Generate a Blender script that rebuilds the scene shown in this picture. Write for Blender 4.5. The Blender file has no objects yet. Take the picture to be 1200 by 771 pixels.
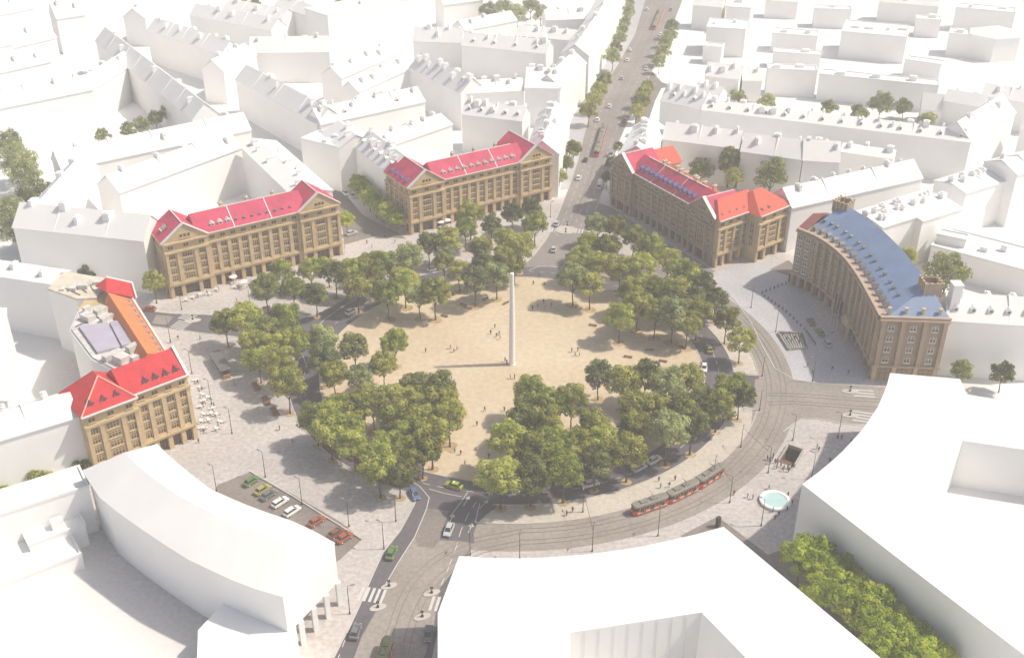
import bpy, bmesh, math, random
from mathutils import Vector, Matrix
R = math.radians
random.seed(7)
sc = bpy.context.scene
COL = sc.collection

# ---------------------------------------------------------------- camera model (metres; monument at the origin)
F, TH, CH, CX, CY, CAMY = 1280.0, R(30), 172.0, 600.0, 385.5, -276.8
S_, C_ = math.sin(TH), math.cos(TH)
def at(px, py, z=0.0):
    """world point at height z seen at photo pixel (px, py)"""
    u, v = (px - CX) / F, (py - CY) / F
    t = (CH - z) / (S_ + v * C_)
    return Vector((t * u, CAMY + t * (C_ - v * S_), z))

# ---------------------------------------------------------------- tags, labels
LABELLED = []
def tag(o, label=None, cat=None, group=None, kind=None):
    if label: o['label'] = label
    if cat: o['category'] = cat
    if group: o['group'] = group
    if kind: o['kind'] = kind
    return o
ORD = ['', 'second', 'third', 'fourth', 'fifth', 'sixth', 'seventh', 'eighth', 'ninth', 'tenth', 'eleventh', 'twelfth', 'thirteenth', 'fourteenth', 'fifteenth', 'sixteenth']
NUM = ['', 'one', 'two', 'three', 'four', 'five', 'six', 'seven', 'eight', 'nine', 'ten', 'eleven', 'twelve']
def later(o, phrase, cat, px, group=None):
    """label resolved at the end: phrase alone when unique, else its place among its look-alikes"""
    tag(o, None, cat, group); LABELLED.append((phrase, px, o)); return o
def resolve_labels():
    by = {}
    for ph, px, o in LABELLED: by.setdefault(ph, []).append((px, o))
    for ph, l in by.items():
        l.sort(key=lambda t: t[0]); n = len(l)
        for i, (px, o) in enumerate(l):
            if n == 1: o['label'] = ph
            elif i == 0: o['label'] = ph + ', leftmost'
            elif i == n - 1: o['label'] = ph + ', rightmost'
            elif i <= (n - 1) / 2: o['label'] = '%s, %s from left' % (ph, ORD[min(i, 15)])
            else: o['label'] = '%s, %s from right' % (ph, ORD[min(n - 1 - i, 15)])

# ---------------------------------------------------------------- mesh helpers
class MB:
    def __init__(s): s.v = []; s.f = []; s.m = []
    def add(s, vs, fs, m=0):
        b = len(s.v); s.v += [tuple(p) for p in vs]
        for f in fs: s.f.append([b + i for i in f]); s.m.append(m)
    def box(s, x0, y0, z0, x1, y1, z1, m=0):
        s.add([(x0,y0,z0),(x1,y0,z0),(x1,y1,z0),(x0,y1,z0),(x0,y0,z1),(x1,y0,z1),(x1,y1,z1),(x0,y1,z1)],
              [(0,3,2,1),(4,5,6,7),(0,1,5,4),(1,2,6,5),(2,3,7,6),(3,0,4,7)], m)
    def obox(s, c, ux, uy, hx, hy, z0, z1, m=0):
        c = Vector((c[0], c[1])); a = Vector((ux, uy)); b = Vector((-uy, ux))
        p = [c - a*hx - b*hy, c + a*hx - b*hy, c + a*hx + b*hy, c - a*hx + b*hy]
        s.prism(p, z0, z1, m)
    def prism(s, poly, z0, z1, m=0, mt=None):
        n = len(poly)
        ar = sum(poly[i][0]*poly[(i+1)%n][1] - poly[(i+1)%n][0]*poly[i][1] for i in range(n))
        if ar < 0: poly = list(poly)[::-1]
        vs = [(p[0],p[1],z0) for p in poly] + [(p[0],p[1],z1) for p in poly]
        s.add(vs, [tuple(range(n-1,-1,-1))] + [(i,(i+1)%n,n+(i+1)%n,n+i) for i in range(n)], m)
        s.add(vs[n:], [tuple(range(n))], m if mt is None else mt)
    def sheet(s, poly, z, m=0):
        n = len(poly)
        ar = sum(poly[i][0]*poly[(i+1)%n][1] - poly[(i+1)%n][0]*poly[i][1] for i in range(n))
        if ar < 0: poly = list(poly)[::-1]
        s.add([(p[0],p[1],z) for p in poly], [tuple(range(n))], m)
    def tube(s, p0, p1, r0, r1, n=8, m=0, caps=True):
        p0 = Vector(p0); p1 = Vector(p1); d = (p1-p0).normalized()
        a = d.cross(Vector((0,0,1)))
        if a.length < .01: a = Vector((1,0,0))
        a.normalize(); b = d.cross(a)
        vs = []
        for p, r in ((p0,r0),(p1,r1)):
            for i in range(n):
                t = 2*math.pi*i/n; vs.append(p + a*math.cos(t)*r + b*math.sin(t)*r)
        fs = [(i,(i+1)%n,n+(i+1)%n,n+i) for i in range(n)]
        if caps: fs += [tuple(range(n-1,-1,-1)), tuple(range(n,2*n))]
        s.add(vs, fs, m)
    def lathe(s, prof, n=24, c=(0,0), m=0):
        vs = []
        for r, z in prof:
            for i in range(n):
                t = 2*math.pi*i/n; vs.append((c[0]+r*math.cos(t), c[1]+r*math.sin(t), z))
        fs = []
        for k in range(len(prof)-1):
            for i in range(n):
                j = (i+1)%n; fs.append((k*n+i, k*n+j, (k+1)*n+j, (k+1)*n+i))
        s.add(vs, fs, m)
    def strip(s, rows, m=0):
        n = len(rows[0]); vs = [p for r in rows for p in r]; fs = []
        for k in range(len(rows)-1):
            for i in range(n-1): fs.append((k*n+i, k*n+i+1, (k+1)*n+i+1, (k+1)*n+i))
        s.add(vs, fs, m)
    def mesh(s, name, mats, fix=True, smooth=False):
        me = bpy.data.meshes.new(name); me.from_pydata(s.v, [], s.f)
        for mm in (mats if isinstance(mats, (list, tuple)) else [mats]): me.materials.append(mm)
        me.polygons.foreach_set('material_index', s.m)
        if fix:
            bm = bmesh.new(); bm.from_mesh(me); bmesh.ops.recalc_face_normals(bm, faces=bm.faces); bm.to_mesh(me); bm.free()
        if smooth: me.polygons.foreach_set('use_smooth', [True]*len(me.polygons))
        me.update(); return me
    def build(s, name, mats, parent=None, loc=None, rz=0, fix=True, smooth=False):
        return put(name, s.mesh(name, mats, fix, smooth), parent, loc, rz)
def put(name, me, parent=None, loc=None, rz=0, scale=None):
    o = bpy.data.objects.new(name, me); COL.objects.link(o)
    if parent: o.parent = parent
    if loc is not None: o.location = loc
    if rz: o.rotation_euler[2] = rz
    if scale: o.scale = scale
    return o
def empty(name, loc=(0,0,0), rz=0):
    o = bpy.data.objects.new(name, None); COL.objects.link(o); o.location = loc; o.rotation_euler[2] = rz
    o.empty_display_size = .5; return o
def copy_tree(o, parent=None):
    c = o.copy(); COL.objects.link(c)
    if parent: c.parent = parent
    for ch in list(o.children): copy_tree(ch, c)
    return c

# ---------------------------------------------------------------- materials
def mat(name, col, rough=.85, var=.0, scale=1.0, col2=None, fine=None, metal=0, bump=0, spec=None):
    m = bpy.data.materials.new(name); m.use_nodes = True
    nt = m.node_tree; b = nt.nodes['Principled BSDF']
    b.inputs['Roughness'].default_value = rough; b.inputs['Metallic'].default_value = metal
    if spec is not None: b.inputs['Specular IOR Level'].default_value = spec
    c = (*col, 1); b.inputs['Base Color'].default_value = c
    if var or col2:
        g = nt.nodes.new('ShaderNodeNewGeometry')
        n = nt.nodes.new('ShaderNodeTexNoise'); n.inputs['Scale'].default_value = scale; n.inputs['Detail'].default_value = 5
        nt.links.new(g.outputs['Position'], n.inputs['Vector'])
        r = nt.nodes.new('ShaderNodeMapRange'); r.inputs['From Min'].default_value = .3; r.inputs['From Max'].default_value = .7
        nt.links.new(n.outputs['Fac'], r.inputs['Value'])
        x = nt.nodes.new('ShaderNodeMix'); x.data_type = 'RGBA'
        d = col2 if col2 else tuple(max(0, k*(1-var)) for k in col)
        e = col if col2 else tuple(min(1, k*(1+var)) for k in col)
        x.inputs['A'].default_value = (*e, 1); x.inputs['B'].default_value = (*d, 1)
        nt.links.new(r.outputs['Result'], x.inputs['Factor'])
        out = x.outputs['Result']
        if fine:
            n2 = nt.nodes.new('ShaderNodeTexNoise'); n2.inputs['Scale'].default_value = fine[0]; n2.inputs['Detail'].default_value = 3
            nt.links.new(g.outputs['Position'], n2.inputs['Vector'])
            r2 = nt.nodes.new('ShaderNodeMapRange'); r2.inputs['From Min'].default_value = .3; r2.inputs['From Max'].default_value = .7
            r2.inputs['To Min'].default_value = 1-fine[1]; r2.inputs['To Max'].default_value = 1+fine[1]
            nt.links.new(n2.outputs['Fac'], r2.inputs['Value'])
            v = nt.nodes.new('ShaderNodeVectorMath'); v.operation = 'SCALE'
            nt.links.new(out, v.inputs[0]); nt.links.new(r2.outputs['Result'], v.inputs['Scale']); out = v.outputs['Vector']
        nt.links.new(out, b.inputs['Base Color'])
        if bump:
            bp = nt.nodes.new('ShaderNodeBump'); bp.inputs['Strength'].default_value = bump; bp.inputs['Distance'].default_value = .1
            nt.links.new(n.outputs['Fac'], bp.inputs['Height']); nt.links.new(bp.outputs['Normal'], b.inputs['Normal'])
    return m
M = {}
M['clay'] = mat('white_clay', (.88,.87,.845), .9, .03, .08)
M['clay_roof'] = mat('white_clay_roof', (.80,.79,.765), .8, .03, .1)
M['ground'] = mat('model_board', (.80,.785,.755), .95, .06, .02)
M['granite'] = mat('granite_setts', (.49,.45,.425), .9, .12, .05, None, (.9,.16))
M['granite_cool'] = mat('granite_cool', (.44,.435,.45), .9, .10, .06, None, (1.1,.13))
M['sand'] = mat('sand', (.61,.505,.36), .95, 0, .035, (.52,.415,.27), (.6,.09))
M['sand_dark'] = mat('loam', (.42,.30,.155), .95, .22, .5)
M['asphalt'] = mat('asphalt', (.115,.105,.115), .85, .14, .06, None, (.7,.10))
M['asphalt_pale'] = mat('asphalt_pale', (.25,.22,.205), .85, .12, .05, None, (.6,.10))
M['setts'] = mat('street_setts', (.29,.255,.225), .9, .13, .07, None, (1.0,.14))
M['setts_dark'] = mat('street_setts_dark', (.215,.185,.165), .9, .15, .1, None, (1.2,.14))
M['paint'] = mat('road_paint', (.56,.55,.53), .7, .06, .8)
M['kerb'] = mat('kerb_granite', (.52,.49,.45), .85, .1, .6)
M['rail'] = mat('rail_steel', (.20,.17,.15), .6, .15, .5)
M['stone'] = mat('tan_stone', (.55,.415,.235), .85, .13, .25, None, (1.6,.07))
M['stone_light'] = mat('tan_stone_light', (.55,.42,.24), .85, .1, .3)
M['stone_shaded'] = mat('tan_stone_shaded', (.35,.265,.18), .85, .12, .3, None, (1.6,.08))  # tan stone darkened for the shaded fronts, shade put into the colour
M['gutter'] = mat('pale_metal', (.74,.70,.66), .6, .05, .5)
M['roof_red'] = mat('red_tiles', (.50,.04,.10), .75, .18, .22, None, (2.2,.10))
M['roof_scarlet'] = mat('scarlet_tiles', (.52,.018,.026), .75, .16, .3, None, (2.2,.10))
M['roof_sunlit_orange'] = mat('red_tiles_sun_orange', (.70,.20,.065), .75, .08, .3, None, (2.2,.08))  # same red tiles, the sun on the wing painted in as orange
M['roof_sunlit_coral'] = mat('red_tiles_sun_coral', (.62,.095,.055), .75, .08, .3, None, (2.2,.08))  # red tiles with sunlight put into the colour, for the sun-facing arm
M['roof_maroon'] = mat('maroon_tiles', (.22,.06,.055), .75, .12, .3, None, (2.2,.08))
M['roof_blue'] = mat('blue_sheet', (.17,.25,.40), .6, .08, .2, None, (1.0,.05))
M['lilac'] = mat('lilac_sheet', (.43,.40,.48), .7, .1, .2)
M['flatroof'] = mat('felt_roof', (.60,.58,.54), .85, .16, .3, None, (1.0,.15))
M['beige'] = mat('beige_felt', (.62,.56,.45), .85, .14, .25)
M['frame'] = mat('window_frame', (.60,.50,.36), .6)
M['frame_white'] = mat('window_frame_white', (.78,.76,.72), .6)
M['glass'] = mat('window_glass', (.115,.085,.05), .2, .35, .35)
M['shop'] = mat('shop_glass', (.075,.045,.028), .2, .4, .4)
M['dark'] = mat('dark_metal', (.045,.042,.04), .5)
M['iron'] = mat('grey_metal', (.23,.22,.21), .5, .1, 1)
M['white'] = mat('white_paint', (.82,.81,.79), .55)
M['monument'] = mat('white_concrete', (.86,.85,.83), .7, .04, .3)
M['wood'] = mat('brown_wood', (.22,.095,.04), .7, .25, 2)
M['bark'] = mat('bark', (.085,.058,.04), .9, .25, 2)
M['tyre'] = mat('rubber', (.02,.02,.02), .8)
M['water'] = mat('pool_water', (.46,.66,.64), .08, .06, .6)
M['concrete'] = mat('concrete', (.42,.40,.37), .85, .12, .5)
M['tram_red'] = mat('tram_red', (.66,.09,.035), .45)
M['tram_cream'] = mat('tram_cream', (.24,.205,.13), .45)
M['tram_roof'] = mat('tram_roof', (.22,.205,.17), .7, .1, 1)
M['carglass'] = mat('car_glass', (.035,.045,.055), .08)
M['tram_green'] = mat('tram_green', (.06,.075,.035), .6)
M['lamp_glass'] = mat('lamp_glass', (.8,.8,.78), .2)
M['red_lens'] = mat('red_lens', (.5,.02,.02), .3)
for n, c in dict(lime=(.36,.42,.03), green=(.12,.22,.06), olive=(.20,.26,.05), yellow=(.38,.34,.10), silver=(.50,.50,.50), grey=(.16,.165,.17),
                 white=(.80,.79,.77), black=(.03,.03,.035), red=(.30,.05,.035), orange=(.36,.10,.05), blue=(.10,.17,.32), brown=(.22,.09,.05)).items():
    M['car_'+n] = mat('car_paint_'+n, c, .3)
for n, c in dict(black=(.025,.025,.03), blue=(.06,.08,.16), grey=(.13,.125,.12), white=(.62,.60,.57), red=(.34,.05,.04), beige=(.40,.31,.21)).items():
    M['cloth_'+n] = mat('cloth_'+n, c, .9)
M['skin'] = mat('skin', (.48,.29,.20), .7)
M['hair'] = mat('hair', (.06,.04,.025), .8)

def leafmat(name, c1, c2, c3):
    m = bpy.data.materials.new(name); m.use_nodes = True; nt = m.node_tree; b = nt.nodes['Principled BSDF']
    b.inputs['Roughness'].default_value = .6; b.inputs['Specular IOR Level'].default_value = .25
    g = nt.nodes.new('ShaderNodeNewGeometry'); oi = nt.nodes.new('ShaderNodeObjectInfo')
    n = nt.nodes.new('ShaderNodeTexNoise'); n.inputs['Scale'].default_value = .33; n.inputs['Detail'].default_value = 4
    nt.links.new(g.outputs['Position'], n.inputs['Vector'])
    r = nt.nodes.new('ShaderNodeValToRGB'); e = r.color_ramp.elements
    e[0].position = .33; e[0].color = (*c1,1); e[1].position = .68; e[1].color = (*c3,1)
    k = r.color_ramp.elements.new(.5); k.color = (*c2,1)
    ad = nt.nodes.new('ShaderNodeMath'); ad.operation = 'MULTIPLY_ADD'; ad.inputs[1].default_value = .22; ad.inputs[2].default_value = -.11
    nt.links.new(oi.outputs['Random'], ad.inputs[0])
    a2 = nt.nodes.new('ShaderNodeMath'); a2.operation = 'ADD'
    nt.links.new(n.outputs['Fac'], a2.inputs[0]); nt.links.new(ad.outputs[0], a2.inputs[1]); nt.links.new(a2.outputs[0], r.inputs['Fac'])
    nt.links.new(r.outputs['Color'], b.inputs['Base Color'])
    tr = nt.nodes.new('ShaderNodeBsdfTranslucent'); nt.links.new(r.outputs['Color'], tr.inputs['Color'])
    mx = nt.nodes.new('ShaderNodeMixShader'); mx.inputs['Fac'].default_value = .42
    nt.links.new(b.outputs['BSDF'], mx.inputs[1]); nt.links.new(tr.outputs['BSDF'], mx.inputs[2])
    nt.links.new(mx.outputs['Shader'], nt.nodes['Material Output'].inputs['Surface'])
    return m
LEAF = {'olive green': leafmat('leaf_olive', (0.137,0.154,0.023), (0.353,0.370,0.068), (0.616,0.593,0.160)),
        'fresh green': leafmat('leaf_fresh', (0.154,0.199,0.028), (0.388,0.445,0.074), (0.620,0.620,0.160)),
        'dark green': leafmat('leaf_dark', (0.068,0.085,0.023), (0.205,0.234,0.057), (0.410,0.433,0.125)),
        'grey green': leafmat('leaf_grey', (0.137,0.165,0.063), (0.331,0.376,0.142), (0.547,0.593,0.251)),
        'bright green': leafmat('leaf_bright', (0.239,0.319,0.023), (0.445,0.547,0.046), (0.620,0.620,0.091))}
# ================================================================ SETTING
def poly(pts, z=0): return [at(x, y)[:2] for x, y in pts]
def arc(r, a0, a1, n=48): return [(r*math.cos(R(a0+(a1-a0)*i/n)), r*math.sin(R(a0+(a1-a0)*i/n))) for i in range(n+1)]
def ring(mb, r0, r1, a0, a1, z, n=96, m=0):
    a = arc(r0, a0, a1, n); b = arc(r1, a0, a1, n)
    mb.add([(*p, z) for p in a] + [(*p, z) for p in b], [(i, n+1+i, n+2+i, i+1) for i in range(n)], m)
def struct(name, mb, m): o = mb.build(name, m, fix=False); tag(o, kind='structure'); return o
def fill_hole(outer, holes, z):
    bm = bmesh.new(); es = []
    for lp in [outer] + holes:
        vs = [bm.verts.new((p[0], p[1], z)) for p in lp]
        es += [bm.edges.new((vs[i], vs[(i+1) % len(vs)])) for i in range(len(vs))]
    bmesh.ops.triangle_fill(bm, use_beauty=True, use_dissolve=False, edges=es)
    for f in bm.faces:
        if f.normal.z < 0: f.normal_flip()
    return bm
def bm_obj(name, bm, m, parent=None):
    me = bpy.data.meshes.new(name); bm.to_mesh(me); bm.free(); me.materials.append(m); return put(name, me, parent)
PIT = [at(*p)[:2] for p in ((923.5,523.5),(941,529.5),(931,547),(912,541.5))]
tag(bm_obj('ground', fill_hole([(-1500,-700),(1500,-700),(1500,2200),(-1500,2200)], [PIT], 0), M['ground']), kind='structure')
# granite paving of the square, white haze fade to the board colour painted in at its rim
m = mat('granite_haze_fade', (.49,.45,.425), .9, .12, .05, None, (.9,.16)); nt = m.node_tree; b = nt.nodes['Principled BSDF']
src = b.inputs['Base Color'].links[0].from_socket
g = nt.nodes.new('ShaderNodeNewGeometry'); ln = nt.nodes.new('ShaderNodeVectorMath'); ln.operation = 'LENGTH'; nt.links.new(g.outputs['Position'], ln.inputs[0])
mr = nt.nodes.new('ShaderNodeMapRange'); mr.inputs['From Min'].default_value = 118; mr.inputs['From Max'].default_value = 142; nt.links.new(ln.outputs['Value'], mr.inputs['Value'])
# sett courses: fine concentric bands
wv = nt.nodes.new('ShaderNodeTexBrick'); wv.inputs['Scale'].default_value = .28; wv.inputs['Mortar Size'].default_value = .012
wv.inputs['Color1'].default_value = (1,1,1,1); wv.inputs['Color2'].default_value = (.90,.90,.91,1); wv.inputs['Mortar'].default_value = (.78,.77,.77,1)
nt.links.new(g.outputs['Position'], wv.inputs['Vector'])
mu = nt.nodes.new('ShaderNodeMix'); mu.data_type = 'RGBA'; mu.blend_type = 'MULTIPLY'; mu.inputs['Factor'].default_value = .4
nt.links.new(src, mu.inputs['A']); nt.links.new(wv.outputs['Color'], mu.inputs['B'])
mx = nt.nodes.new('ShaderNodeMix'); mx.data_type = 'RGBA'; mx.inputs['B'].default_value = (.80,.785,.755,1)
nt.links.new(mr.outputs['Result'], mx.inputs['Factor']); nt.links.new(mu.outputs['Result'], mx.inputs['A']); nt.links.new(mx.outputs['Result'], b.inputs['Base Color'])
M['granite_haze_fade'] = m
tag(bm_obj('square_paving', fill_hole(arc(145, 0, 356, 89), [PIT], .02), M['granite_haze_fade']), kind='structure')

# roads
def kerb(name, pts, closed=False, h=.14, w=.3, z=.02):
    mb = MB(); n = len(pts); rng = range(n if closed else n-1)
    for i in rng:
        a = Vector(pts[i]).to_2d() if not isinstance(pts[i], tuple) else Vector(pts[i][:2]); b = Vector(pts[(i+1) % n][:2])
        d = b - a
        if d.length < .05: continue
        u = d.normalized(); mb.obox((a+b)/2, u.x, u.y, d.length/2 + .04, w/2, z, z+h)
    o = mb.build(name, M['kerb'], fix=False); tag(o, kind='structure'); return o
R0, R1 = 56.8, 65.6
mb = MB(); ring(mb, R0, R1, 0, 360, .05, 180); struct('ring_road', mb, M['asphalt'])
mb = MB(); mb.sheet(arc(R0, 0, 357, 119), .06); struct('sand_plaza', mb, M['sand'])
kerb('plaza_kerb', [p for p in arc(R0, 0, 357, 119)], True)
mb = MB(); ring(mb, 72.6, 82.4, -100, 78, .045, 120); struct('tram_road', mb, M['setts'])
# boulevard
BL = [(612,313),(628,297),(640,281),(648,266),(658,242),(666,222),(676,192),(684,160),(692,131),(703,108),(724,76),(744,40),(754,7),(764,-25)]
BR = [(676,313),(684,285),(692,262),(701,238),(709,215),(716,196),(726,165),(737,140),(752,107),(764,84),(783,44),(800,0),(808,-25)]
mb = MB(); mb.sheet(poly(BL) + poly(BR)[::-1], .055); struct('boulevard', mb, M['asphalt_pale'])
kerb('boulevard_kerb', poly(BL)); kerb('boulevard_kerb', poly(BR))
# boulevard pavements, crossing streets
mb = MB(); mb.sheet(poly([(668,222),(640,225),(655,190),(670,140),(690,100),(716,62),(740,0),(748,-25),(760,-25)] ) + poly(BL)[5:][::-1], .03); struct('boulevard_pavement', mb, M['granite_cool'])
mb = MB(); mb.sheet(poly([(700,113),(648,96),(640,100),(692,128)]), .035); struct('cross_street', mb, M['setts'])
mb = MB(); mb.sheet(poly([(757,98),(764,84),(776,97),(790,101),(775,104),(768,118),(757,150),(742,150)]), .035); struct('cross_street', mb, M['setts_dark'])
# bottom street
SL = [(440,556),(470,566),(484,574),(487,588),(481,600),(469,622),(449,647),(434,680),(420,713),(405,743),(391,771),(372,812)]
SR = [(640,590),(600,591),(576,598),(560,612),(555,625),(556,636),(545,655),(532,673),(516,712),(513,740),(506,771),(498,812)]
mb = MB(); mb.sheet(poly(SL) + poly(SR)[::-1], .052); struct('street', mb, M['asphalt'])
kerb('street_kerb', poly(SL)[2:])
mb = MB(); mb.sheet(poly([(500,596),(526,598),(515,633),(508,642),(490,640),(486,629)]), .075); struct('tram_bed', mb, M['setts_dark'])
mb = MB(); mb.sheet(poly([(486,629),(490,640),(508,642),(515,633),(540,634),(556,637),(535,664),(515,690),(508,735),(497,771),(490,812),(400,812),(424,745),(443,712),(457,678),(466,660)]), .07); struct('tram_bed', mb, M['setts'])
# west street into the ring road
WT = [(120,352),(165,364),(205,368),(240,369),(300,373),(345,376),(372,368),(396,355),(410,346)]
WB = [(120,372),(165,381),(205,386),(240,391),(300,397),(335,400),(352,410),(360,430)]
mb = MB(); mb.sheet(poly(WT) + poly([(425,352),(405,380),(380,410)]) + poly(WB)[::-1], .048); struct('street', mb, M['asphalt'])
kerb('street_kerb', poly(WT)); kerb('street_kerb', poly(WB))
mb = MB(); mb.sheet(poly([(183,369),(203,371),(196,381),(178,379)]), .07); struct('road_marking', mb, M['asphalt_pale'])
# side street between the two lit buildings
mb = MB(); mb.sheet(poly([(404,300),(402,272),(380,200),(376,190),(398,186),(403,226),(425,252),(470,276),(482,284),(440,296)]), .04); struct('street', mb, M['setts_dark'])
mb = MB(); mb.sheet(poly([(404,304),(404,287),(440,277),(485,281),(560,262),(640,238),(650,250),(640,276),(600,300),(500,300),(440,310)]), .047); struct('pavement', mb, M['granite'])
# street in front of the right hand red roofed building, still in the shade
mb = MB(); mb.sheet(poly([(702,238),(716,243),(760,272),(838,318),(822,331),(770,298),(735,280),(690,262)]), .043); struct('street', mb, M['asphalt_pale'])
# avenue leaving to the right
mb = MB(); mb.sheet(poly([(885,445),(900,440),(930,445),(960,450),(1024,453),(1090,458),(1090,500),(985,496),(960,491),(940,491),(916,508),(880,500)]), .056); struct('avenue', mb, M['setts'])
kerb('avenue_kerb', poly([(918,506),(928,498),(940,491),(960,491),(985,496),(1060,505)]))
# plaza before the blue roofed building, its blue shade tinted into the granite
mb = MB(); mb.sheet(poly([(842,318),(870,312),(917,306),(930,322),(932,338),(975,388),(1022,448),(960,449.5),(930,445),(908,432),(893,405),(880,378),(862,355),(838,338)]), .034); struct('pavement', mb, M['granite_cool'])
kerb('pavement_kerb', poly([(806,318),(838,335),(862,353),(880,378),(893,405),(908,432),(930,445),(960,449.5),(1022,453)]))
# drive up the slope behind it
mb = MB(); mb.sheet(poly([(902,316),(924,305),(940,320),(930,325)]), .06); struct('path', mb, M['setts_dark'])
# island pavement kerbs
mb = MB(); ring(mb, R1, 72.6, -97, -19, .04, 60); ring(mb, R1, 72.6, -5, 20, .04, 30); struct('pavement', mb, M['sand'] if 0 else mat('pale_pavement', (.52,.47,.40), .9, .10, .06, None, (.9,.12)))
kerb('pavement_kerb', arc(R1, -94, -20, 60)); kerb('pavement_kerb', arc(72.6, -97, -20, 60)); kerb('pavement_kerb', arc(R1, -4, 19, 20)); kerb('pavement_kerb', arc(72.6, -4, 19, 20))
mb = MB(); ring(mb, R1, 72.6, -19, -5, .042, 14); struct('street', mb, M['asphalt'])
kerb('pavement_kerb', arc(R1, 100, 160, 40)); kerb('pavement_kerb', arc(R1, 172, 232, 40))
mb = MB()
for a in (-97, -19.5, -4.5, 19.5): mb.obox(((R1+72.6)/2*math.cos(R(a)), (R1+72.6)/2*math.sin(R(a))), math.cos(R(a)), math.sin(R(a)), 3.5, .15, .02, .16)
struct('pavement_kerb', mb, M['kerb'])
# parking yard at lower left
mb = MB(); mb.sheet(poly([(293,553),(255,568),(240,600),(330,700),(399,655),(424,632),(400,612),(345,580)]), .044); struct('parking_yard', mb, M['setts_dark'])
kerb('parking_kerb', poly([(293,553),(345,583),(380,605),(424,632)]), h=.35, w=.35)
# lane between the two big white blocks at lower right
mb = MB(); mb.sheet(poly([(797,628),(841,605),(900,650),(925,640),(960,640),(1200,800),(1200,860),(1040,840),(848,650)]), .05); struct('street', mb, M['setts_dark'])
mb = MB(); mb.obox(at(841,617)[:2], .64, -.77, .4, .5, 0, 3.0); tag(mb.build('gate_post', M['dark']), 'dark square post at the corner of the lane behind the white block', 'post')

# painted markings
def line(mb, pts, w=.16, z=.085, dash=None):
    for i in range(len(pts)-1):
        a, b = Vector(pts[i][:2]), Vector(pts[i+1][:2]); d = b-a; L = d.length
        if L < .01: continue
        u = d/L; n = Vector((-u.y, u.x))*w/2
        t = 0
        while t < L - .01:
            e = min(L, t + (dash[0] if dash else L)); p, q = a+u*t, a+u*e
            mb.add([(*(p-n),z),(*(q-n),z),(*(q+n),z),(*(p+n),z)], [(0,1,2,3)])
            t = e + (dash[1] if dash else 0)
            if not dash: break
mb = MB()
line(mb, arc(61.2, 0, 360, 200)[:-1], .16, .085)
mb2 = MB()
for k in range(0, 200, 2): line(mb2, arc(61.2, k*1.8, k*1.8+1.8, 2), .18, .085)
struct('road_marking', mb2, M['paint'])
mb = MB()
line(mb, poly([(478,561),(492,570),(503,583),(500,596),(486,629),(466,660),(450,688)]), .22, .09)
line(mb, poly([(503,573),(520,578),(541,582)]), .2, .09)
line(mb, poly([(548,577),(536,594),(527,606)]), .2, .09)
line(mb, poly([(558,588),(548,604),(540,622),(535,640),(527,662),(515,690)]), .2, .09, (2.2, 2.2))
line(mb, poly([(409,737),(420,713),(426,700)]), .18, .09)
line(mb, poly([(395,775),(409,737)]), .18, .09, (2, 2))
for p, q in (((543,593),(548,585)), ((562,596),(569,589)), ((527,612),(530,606)), ((549,624),(552,617))):   # lane arrows
    a, b = at(*p), at(*q); u = (b-a).to_2d().normalized(); n = Vector((-u.y,u.x)); a2, b2 = a.to_2d(), b.to_2d()
    line(mb, [a2, b2], .25, .09)
    mb.add([(*(b2-n*.7),.09),(*(b2+n*.7),.09),(*(b2+u*1.3),.09)], [(0,1,2)])
# boulevard lane lines
def mid(f, i): 
    j = min(i, len(BR)-1); return tuple(a+(b-a)*f for a, b in zip(BL[i], BR[j]))
for f in (.22, .40, .60, .78):
    line(mb, poly([mid(f, i) for i in range(2, 13)]), .16, .09, (3, 4))
line(mb, poly([(620,317),(632,312),(652,313),(670,314)]), .25, .09)
struct('road_marking', mb, M['paint'])
def zebra(c, along, n, length, gap=1.15, w=.6):
    """n stripes, each running in direction 'along' (pixel vector), laid side by side"""
    a = at(*c).to_2d(); u = (at(c[0]+along[0], c[1]+along[1]).to_2d()-a).normalized(); v = Vector((-u.y, u.x)); q = MB()
    for i in range(n):
        p = a + v*(i-(n-1)/2)*gap; q.add([(*(p-u*length/2-v*w/2),.092),(*(p+u*length/2-v*w/2),.092),(*(p+u*length/2+v*w/2),.092),(*(p-u*length/2+v*w/2),.092)], [(0,1,2,3)])
    struct('crosswalk', q, M['paint'])
zebra((436,697), (8,-19), 5, 4.4, 1.25, .65); zebra((516,708), (6,-19), 4, 4.4, 1.25, .65)
zebra((651,270), (4,-11), 5, 4); zebra((677,271), (4,-11), 4, 4); zebra((222,370), (14,3), 6, 5, 1.0, .5); zebra((212,381), (14,3), 5, 5, 1.0, .5)
zebra((1014,489), (14,2), 4, 7, 1.5, .6); zebra((1012,461), (14,1), 3, 6, 1.5, .6)
# tree pits of loose earth are added with the trees; tram tracks
def track(pts, name='tram_track'):
    q = MB(); n = len(pts); P2 = [Vector(p[:2]) for p in pts]
    for s in (-.72, .72):
        off = []
        for i, p in enumerate(P2):
            d = (P2[min(i+1, n-1)] - P2[max(i-1, 0)]).normalized(); off.append(p + Vector((-d.y, d.x))*s)
        for i in range(n-1):
            a, b = off[i], off[i+1]; u = (b-a).normalized(); q.obox((a+b)/2, u.x, u.y, (b-a).length/2+.02, .065, .05, .115)
    struct(name, q, M['rail'])
T1 = [*arc(75.2, 74, -88, 120), *poly([(556,633),(540,639),(524,647),(507,658),(492,671),(479,687),(470,704),(463,722),(457,742),(450,775),(444,810)])]
T2 = [*arc(79.2, 74, -88, 120), *poly([(566,645),(548,653),(531,663),(515,677),(501,693),(492,709),(485,726),(479,745),(472,778),(467,810)])]
track(T1); track(T2)
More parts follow.
